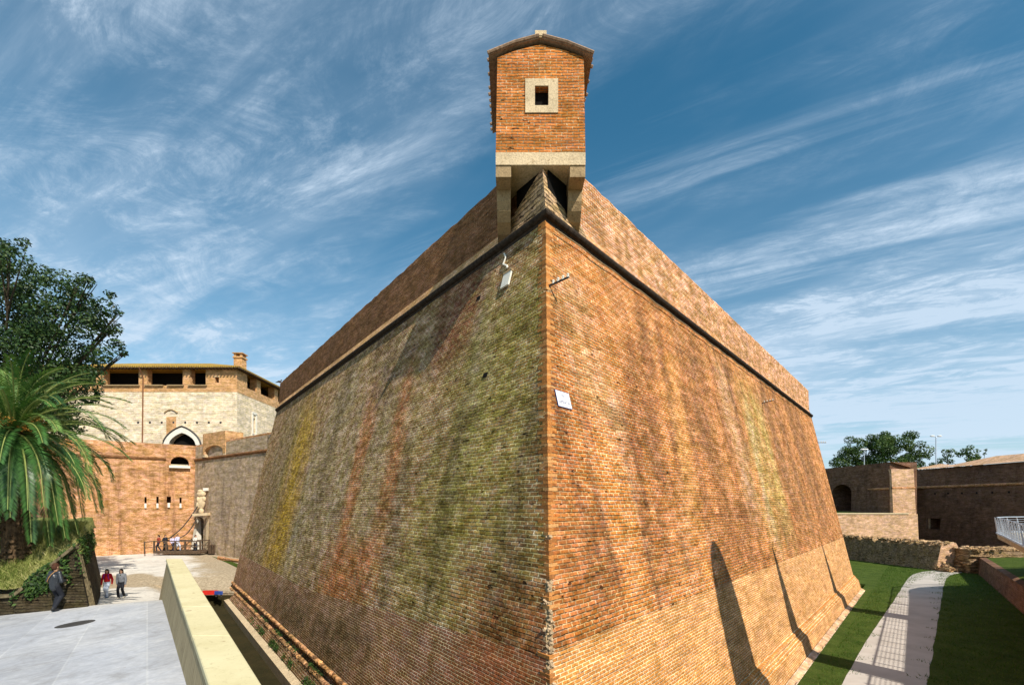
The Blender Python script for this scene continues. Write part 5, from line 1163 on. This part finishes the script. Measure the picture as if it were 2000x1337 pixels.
# trees and lamps beyond the right-hand walls
def bushy(loc, w, h, label, n_, seed, loose=False):
    r = random.Random(seed); cl = []
    for _ in range(n_):
        a = r.uniform(0, 6.28); q = r.random() ** .5; zf = r.random(); ww = w * (1 - .55 * zf ** 1.5) * q; cl.append(((math.cos(a) * ww, math.sin(a) * ww, h * (.28 + .66 * zf)), r.uniform(.15, .27) * w * (1 - .3 * zf)))
    return tree(loc, label, 'trees behind the far walls', cl, MAT['far_leaf'], 170, .17, h * .5, .22, 'tree', 8)
for (px, py, d, w, top, lab, sd_, nn_) in ((1650, 905, 100, 3.8, 872, 'low leftmost tree behind the far wall, next to the bastion end', 1, 26), (1686, 905, 97, 5.6, 847, 'bushy green tree behind the far wall at the short lamp', 2, 48), (1740, 905, 95, 6.6, 838, 'tallest bushy tree behind the far wall', 3, 60), (1790, 905, 99, 3.6, 880, 'small thin tree right of the tallest far tree', 4, 18), (1850, 895, 92, 3.4, 874, 'small dark tree just right of the tall double lamp', 5, 22), (1885, 895, 90, 3.8, 867, 'round dark tree above the sloping far wall top', 6, 30), (1920, 895, 93, 2.6, 872, 'rightmost small tree above the far wall top', 7, 14)):
    z0 = 2.5; q = P(px, 900, d); htop = (YH - top) / F * d - z0; bushy((q.x, d, z0), w, htop, lab, nn_, sd_)
tagit(mesh('far_ground', [(40, 82, 2.6), (150, 70, 2.6), (150, 200, 2.6), (40, 200, 2.6)], [[0, 1, 2, 3]], MAT['ground']), kind='structure')
def lamp(px, pytop, d, heads, lab):
    b = P(px, 984, d); t_ = empty('street_lamp', (b.x, d, 3), lab, 'street lamp'); zt = (YH - pytop) / F * d
    relative(MB().tube([(b.x, d, 2.6), (b.x, d, zt - .15)], [.10, .06], 8).build('pole', MAT['steel']), t_)
    for s_ in heads:
        m = MB(); m.tube([(b.x, d, zt - .2), (b.x + s_ * .35, d, zt - .05)], .04, 6); relative(m.build('arm', MAT['steel']), t_); m = MB(); m.ball((b.x + s_ * .62, d, zt), (.42, .25, .13), 12, 6); relative(m.build('lamp_head', MAT['white'], smooth=True), t_)
lamp(1828, 851, 84, (-1, 1), 'tall twin-headed street lamp standing behind the far walls')
lamp(1688, 877, 84, (-.45, .45), 'short street lamp with a pale head in front of the bushy far trees')
pg = MB(); c_ = P(547, 748, 42.2) + Vector((-.05, 0, .02)); pg.ball(c_ + Vector((0, 0, .12)), (.20, .10, .09), 10, 6); pg.ball(c_ + Vector((.16, 0, .24)), .06); pg.tube([c_ + Vector((-.15, 0, .1)), c_ + Vector((-.34, 0, .04))], [.05, .02], 6); pg.tube([c_ + Vector((.03, 0, .08)), c_ + Vector((.03, 0, -.06))], .012, 4); pg.tube([c_ + Vector((.2, 0, .24)), c_ + Vector((.26, 0, .22))], [.015, .004], 5)
tagit(pg.build('pigeon', MAT['iron'], smooth=True), 'dark pigeon perched on the far left end of the bastion parapet', 'bird')

# ---------------------------------------------------------------- small things fixed to the bastion
def face_basis(side):
    u = uL if side == 'L' else uR; n_ = nL if side == 'L' else nR; b = BL if side == 'L' else BR; h = Vector((u.x, u.y, 0)) * (-1 if side == 'L' else 1)
    nn = Vector((n_.x, n_.y, b)).normalized(); up = nn.cross(h).normalized(); return h, up, nn
h, up, nn = face_basis('R'); M_ = Matrix((h, up, nn)).transposed()
sg = empty('street_sign', onR(3.72, 2.45), 'small white street name sign with blue edge near the bastion corner', 'street sign')
c_ = onR(3.72, 2.46)
w_, h_ = .58, .42
relative(MB().box(c_ + nn * .02, (w_, h_, .014), M=M_).build('border', MAT['blue']), sg)
relative(MB().box(c_ + nn * .0245, (w_ - .028, h_ - .028, .010), M=M_).build('face', MAT['white']), sg)
def lettering(txt, size, pos, M3, mat, parent, name='lettering'):
    cd = bpy.data.curves.new(name, 'FONT'); cd.body = txt; cd.size = size; cd.align_x = 'CENTER'; cd.align_y = 'CENTER'; cd.extrude = .002; to = bpy.data.objects.new(name, cd); C.objects.link(to)
    dg = bpy.context.evaluated_depsgraph_get(); me = bpy.data.meshes.new_from_object(to.evaluated_get(dg)); bpy.data.objects.remove(to); me.transform(M3.to_4x4()); me.materials.clear(); me.materials.append(mat)
    o = bpy.data.objects.new(name, me); C.objects.link(o); o.location = pos; relative(o, parent); return o
lettering('VIA', .10, c_ + nn * .0305 + up * .09, M_, MAT['ink'], sg); lettering('AMIATA', .125, c_ + nn * .0305 - up * .08, M_, MAT['ink'], sg)
h, up, nn = face_basis('L'); M_ = Matrix((h, up, nn)).transposed(); c_ = onL(6.05, 6.5)
pq = empty('wall_plaque', c_, 'weathered pale stone plaque high on the shaded left face under the sentry box', 'plaque')
relative(MB().box(c_ + nn * .05, (.38, .46, .05), M=M_).build('slab', MAT['white_stone']), pq); relative(MB().box(c_ + nn * .05 + up * .25, (.42, .06, .08), M=M_).build('top_moulding', MAT['stone_grey']), pq)
def bracket(c, out, L_, lab, group='iron brackets on the bastion'):
    o = empty('iron_bracket', c, lab, 'bracket', group); out = Vector(out).normalized(); relative(MB().tube([c - out * .15, c + out * L_], .028, 6).build('arm', MAT['iron']), o)
    m = MB()
    for k in range(4): q = c + out * L_ * (.2 + .25 * k); m.tube([q, q + Vector((0, 0, .05))], .03, 8).ball(q + Vector((0, 0, .075)), (.035, .035, .03), 8, 5)
    relative(m.build('insulators', MAT['white_stone']), o); relative(MB().tube([c, c + Vector((.02, -.05, -.45))], .014, 5).build('cable', MAT['iron']), o)
bracket(onR(4.3, 5.6, .02), (.6, -.35, .12), .55, 'iron bracket with pale insulators on the bastion corner above the street sign')
bracket(onR(25.8, 6.0, .02), (.3, -.9, 0), .8, 'small iron bracket high on the far half of the right face')
bracket(faceR(39.9, 5.4, .0), (.9, .1, 0), .8, 'thin iron bracket sticking out from the far edge of the right face')
a_ = [faceR(t, ZC - .34 - .03 * math.sin(t * 3), .11) for t in np.linspace(.3, 39, 60)]; tagit(MB().tube(a_, .022, 5).build('cable', MAT['stone_grey']), 'pale cable running just below the moulding along the right face', 'cable')
a_ = [onL(t, z, .03) for t, z in ((6.6, 7.6), (6.45, 7.4), (6.5, 7.2), (6.25, 7.05), (6.2, 6.95))]; tagit(MB().tube(a_, .03, 5).build('cable', MAT['white_stone']), 'short pale cable hanging down to the plaque on the left face', 'cable')
m = MB()
for (t, z) in ((7.6, 6.5), (6.0, 3.6)): m = MB(); h, up, nn = face_basis('L'); tagit(MB().box(onL(t, z, -.03), (.20, .13, .10), M=Matrix((h, up, nn)).transposed()).build('putlog_hole', MAT['dark'], ), None); o_ = bpy.data.objects[-1] if False else None
for o in list(C.objects):
    if o.name.startswith('putlog_hole') and o.parent is None: relative(o, bastion)

# ---------------------------------------------------------------- people
def voxel(mb, name, mat, parent, vs_, smooth=True, fac=4):
    o = mb.build(name, mat, None)
    bm = bmesh.new(); bm.from_mesh(o.data); bmesh.ops.recalc_face_normals(bm, faces=bm.faces); bm.to_mesh(o.data); bm.free()
    md = o.modifiers.new('r', 'REMESH'); md.mode = 'VOXEL'; md.voxel_size = vs_; md.use_smooth_shade = True
    m2 = o.modifiers.new('s', 'SMOOTH'); m2.factor = .5; m2.iterations = fac
    evaluated(o); o.data.materials.clear(); o.data.materials.append(mat); o.parent = parent; return o
def cap_(m, a, b, ra, rb, n=10): m.tube([a, b], [ra, rb], n).ball(a, ra, 10, 7).ball(b, rb, 10, 7); return m
def cloth(name, col, rough=.8, spec=.15): 
    if name not in MAT: MAT[name] = plain(name, col, rough, spec, .12, 14, bump=.3)
    return MAT[name]
SKIN = plain('skin', (.55, .32, .21), .6, .3, .05)
def person(loc, rz, H, feet, hands, top, legs, hair, label, hair_len=0, lean=.0, vox=.012, open_jacket=None, shoes=None, extra=None, head_turn=0.0, top_len=.0):
    """figure that faces local -Y; feet and hands are targets in metres for a 1.70 m body"""
    k = H / 1.70; root = empty('person', loc, label, 'person'); R_ = Matrix.Rotation(rz, 3, 'Z')
    def W(x, y, z): return R_ @ Vector((x * k, y * k, z * k))
    hip = .91 - .02; pel = (0, 0, hip + .04); ch = (0, -lean * .6, 1.24); nk = (0, -lean, 1.44); hd = (0, -lean - .02, 1.585)
    b = MB(); jk = MB(); tr = MB(); sh = MB()
    def c(m, a, b_, ra, rb): cap_(m, W(*a), W(*b_), ra * k, rb * k)
    b.ball(W(0, hd[1], 1.605), (.076 * k, .092 * k, .112 * k), 14, 10); b.ball(W(0, hd[1] - .03, 1.53), (.052 * k, .055 * k, .06 * k)); c(b, (0, -lean * .9, 1.40), (0, hd[1] + .01, 1.53), .055, .05)
    b.ball(W(0, hd[1] - .098, 1.585), (.012 * k, .02 * k, .022 * k), 6, 5); b.ball(W(-.078, hd[1], 1.59), (.012 * k, .02 * k, .03 * k), 6, 5); b.ball(W(.078, hd[1], 1.59), (.012 * k, .02 * k, .03 * k), 6, 5)
    for m, g in ((b, 0), (jk, .022)):
        c(m, (0, 0, 1.02 - (top_len if g else 0)), ch, .13 + g, .145 + g); m.ball(W(0, ch[1], 1.27), ((.175 + g) * k, (.11 + g) * k, .19 * k), 14, 9); c(m, (-.14, ch[1], 1.385), (.14, ch[1], 1.385), .062 + g, .062 + g); m.ball(W(0, 0, 1.02), ((.15 + g) * k, (.115 + g) * k, .16 * k), 12, 8)
    for m, g in ((b, 0), (tr, .014)):
        m.ball(W(0, 0, .93), ((.155 + g) * k, (.118 + g) * k, .13 * k), 12, 8)
    for i, sx in enumerate((-1, 1)):
        fx, fy, lift = feet[i]; hp = (sx * .085, 0, .90); an = (fx, fy, .09 + lift); L_ = math.dist(hp, an); bend = math.sqrt(max(.0, .43 ** 2 - min(.43, L_ / 2) ** 2)); kn = ((hp[0] + an[0]) / 2, (hp[1] + an[1]) / 2 - bend - .01, (hp[2] + an[2]) / 2 + .03)
        for m, g in ((b, 0), (tr, .018)): c(m, hp, kn, .085 + g, .058 + g); c(m, kn, an, .056 + g, .038 + g * 1.5)
        pitch = -lift * 1.4; toe = (fx, fy - .15, .045 + max(0, lift + pitch * .5)); heel = (fx, fy + .055, .05 + lift)
        c(b, heel, toe, .030, .028); c(sh, heel, toe, .045, .038); c(sh, (fx, fy + .02, .09 + lift), heel, .05, .045)
        hx, hy, hz = hands[i]; s0 = (sx * .175, ch[1], 1.385); L_ = math.dist(s0, (hx, hy, hz)); bend = math.sqrt(max(0, .285 ** 2 - min(.285, L_ / 2) ** 2)); el_ = ((s0[0] + hx) / 2 + sx * (.02 + bend * .42), (s0[1] + hy) / 2 + bend * .55, (s0[2] + hz) / 2 - .02 - bend * (.6 if hz > 1.0 else 0))
        wr = (hx, hy, hz)
        for m, g in ((b, 0), (jk, .022)): c(m, s0, el_, .052 + g, .042 + g); c(m, el_, wr, .042 + g, .028 + g * .8)
        d = (Vector(wr) - Vector(el_)).normalized(); sd_ = Vector((0, 1, 0)).cross(d).normalized() if abs(d.y) < .9 else Vector((1, 0, 0)); up_ = sd_.cross(d).normalized()
        pm_ = Vector(wr) + d * .05; cap_(b, W(*wr), W(*pm_), .026 * k, .030 * k)
        for f in range(4):
            st = pm_ + up_ * (f - 1.5) * .019 + d * .02; ln = (.062, .072, .068, .052)[f]; md_ = st + d * ln * .55 + sd_ * .006 * sx; e_ = md_ + d * ln * .4 + sd_ * (-.022) * sx; cap_(b, W(*st), W(*md_), .009 * k, .0085 * k, 6); cap_(b, W(*md_), W(*e_), .0085 * k, .0075 * k, 6)
        st = Vector(wr) + d * .03 - up_ * .02; cap_(b, W(*st), W(*(st - up_ * .035 + d * .03)), .011 * k, .009 * k, 6)
    voxel(b, 'body', SKIN, root, vox, fac=2); jo = voxel(jk, 'jacket' if open_jacket else 'top', top, root, vox, fac=5); voxel(tr, 'trousers', legs, root, vox, fac=5); voxel(sh, 'shoes', shoes or cloth('dark_shoes', (.03, .03, .03), .5), root, vox, fac=2)
    hr_ = MB(); yb = hd[1] + .018; hr_.ball(W(0, yb, 1.64), (.092 * k, .100 * k, .098 * k), 14, 9); hr_.ball(W(0, yb + .045, 1.58), (.088 * k, .065 * k, .10 * k), 12, 8)
    if hair_len:
        for sx in (-1, 1): cap_(hr_, W(sx * .075, yb + .0, 1.60), W(sx * .085, yb + .01, 1.60 - hair_len), .032 * k, .03 * k)
        cap_(hr_, W(0, yb + .06, 1.58), W(0, yb + .07, 1.58 - hair_len), .07 * k, .06 * k)
    ho = voxel(hr_, 'hair', hair, root, max(vox * .8, .008), fac=1); jit(ho, .006 * k, 4)
    if open_jacket:
        m = MB(); m.ball(W(0, ch[1] - .085, 1.20), (.075 * k, .065 * k, .22 * k), 10, 8); m.build('shirt', open_jacket, root, smooth=True)
    if extra: extra(root, W, k)
    return root
ground = lambda px, py: on_plaza(px, py)
HB = cloth('brown_hair', (.075, .032, .018), .7); HK = cloth('dark_hair', (.018, .014, .012), .6)
MAT['leather'] = plain('black_leather', (.022, .026, .032), .34, .5, .2, 9, bump=.4)
def strap(root, W, k):
    pts = [W(-.13, -.02, 1.46), W(-.12, .10, 1.44), W(-.06, .165, 1.35), W(.04, .175, 1.22), W(.13, .15, 1.10), W(.185, .06, 1.02)]
    MB().tube(pts, .013 * k, 6).build('bag_strap', cloth('tan_leather', (.42, .22, .08), .5), root)
p_ = on_plaza(107, 1194); t_ = person(p_, math.radians(180 - 8), 93 / F * p_.y, [(-.09, .10, .07), (.11, -.06, 0)], [(-.17, -.22, 1.08), (.17, -.22, 1.10)], MAT['leather'], cloth('black_trousers', (.018, .020, .026)), HB, 'man in black leather jacket with tan shoulder strap, seen from behind, walking down the ramp', vox=.0085, extra=strap, top_len=.14, lean=.02)
def pack(root, W, k):
    for sx in (-1, 1): MB().tube([W(sx * .10, -.02, 1.45), W(sx * .105, -.135, 1.38), W(sx * .115, -.15, 1.22), W(sx * .14, -.10, 1.12)], .022 * k, 6).build('backpack_strap', cloth('purple_strap', (.30, .03, .35)), root)
    MB().ball(W(0, .19, 1.24), (.14 * k, .09 * k, .19 * k), 12, 8).build('backpack', MAT['purple_strap'], root, smooth=True)
q_ = P(209, 1167, 28.2); p_ = Vector((q_.x, 28.2, plaza_z(q_.x, 28.2)))
person(p_, math.radians(18), 1.62, [(-.08, .12, .03), (.07, -.16, 0)], [(-.235, -.10, .83), (.235, .05, .83)], cloth('red_sweater', (.62, .02, .025)), cloth('pale_jeans', (.52, .58, .70)), HK, 'woman with long dark hair in red sweater and pale jeans walking towards the camera', hair_len=.16, vox=.010, shoes=cloth('blue_shoes', (.05, .10, .18)), extra=pack)
q_ = P(237, 1168, 28.0); p_ = Vector((q_.x, 28.0, plaza_z(q_.x, 28.0)))
person(p_, math.radians(16), 1.66, [(-.10, -.12, 0), (.08, .14, .03)], [(-.235, .06, .83), (.235, -.10, .83)], cloth('grey_jacket', (.16, .17, .19)), cloth('black_trousers', (.018, .020, .026)), HK, 'woman in grey open jacket and black trousers walking right of the woman in red', hair_len=.15, vox=.010, shoes=MAT['white_stone'], open_jacket=cloth('dark_green_shirt', (.05, .06, .04)))
BP = [(310, 51.9, 1.74, -60, (.26, .05, .03), (.02, .022, .04), 'man in brown-red top, leftmost of the people on the footbridge', HK, 0),
      (323, 52.3, 1.72, 70, (.02, .022, .03), (.03, .03, .03), 'person in black top, second from the left on the footbridge', HB, 0),
      (337, 52.0, 1.64, 75, (.55, .50, .66), (.03, .03, .05), 'woman in pale top and dark trousers near the middle of the footbridge', HK, .12),
      (347, 52.2, 1.78, 80, (.55, .55, .75), (.50, .52, .60), 'man in pale lilac shirt and light trousers striding along the footbridge', HK, 0),
      (382, 52.2, 1.72, 85, (.62, .60, .55), (.04, .045, .06), 'person in white top and dark trousers at the gate end of the footbridge', HB, 0)]
for i, (px, d, H, rz, tc_, lc_, lab, hc, hl) in enumerate(BP):
    person(Vector((Xp(px, d), d, BZ - .02)), math.radians(rz), H, [(-.09, .22, .04), (.09, -.20, 0)] if i % 2 else [(-.09, -.18, 0), (.09, .20, .03)], [(-.22, -.14, .92), (.22, .10, .88)], cloth('shirt_%s' % 'abcde'[i], tc_), cloth('cloth_%s' % 'abcde'[i], lc_), hc, lab, hair_len=hl, vox=.016)
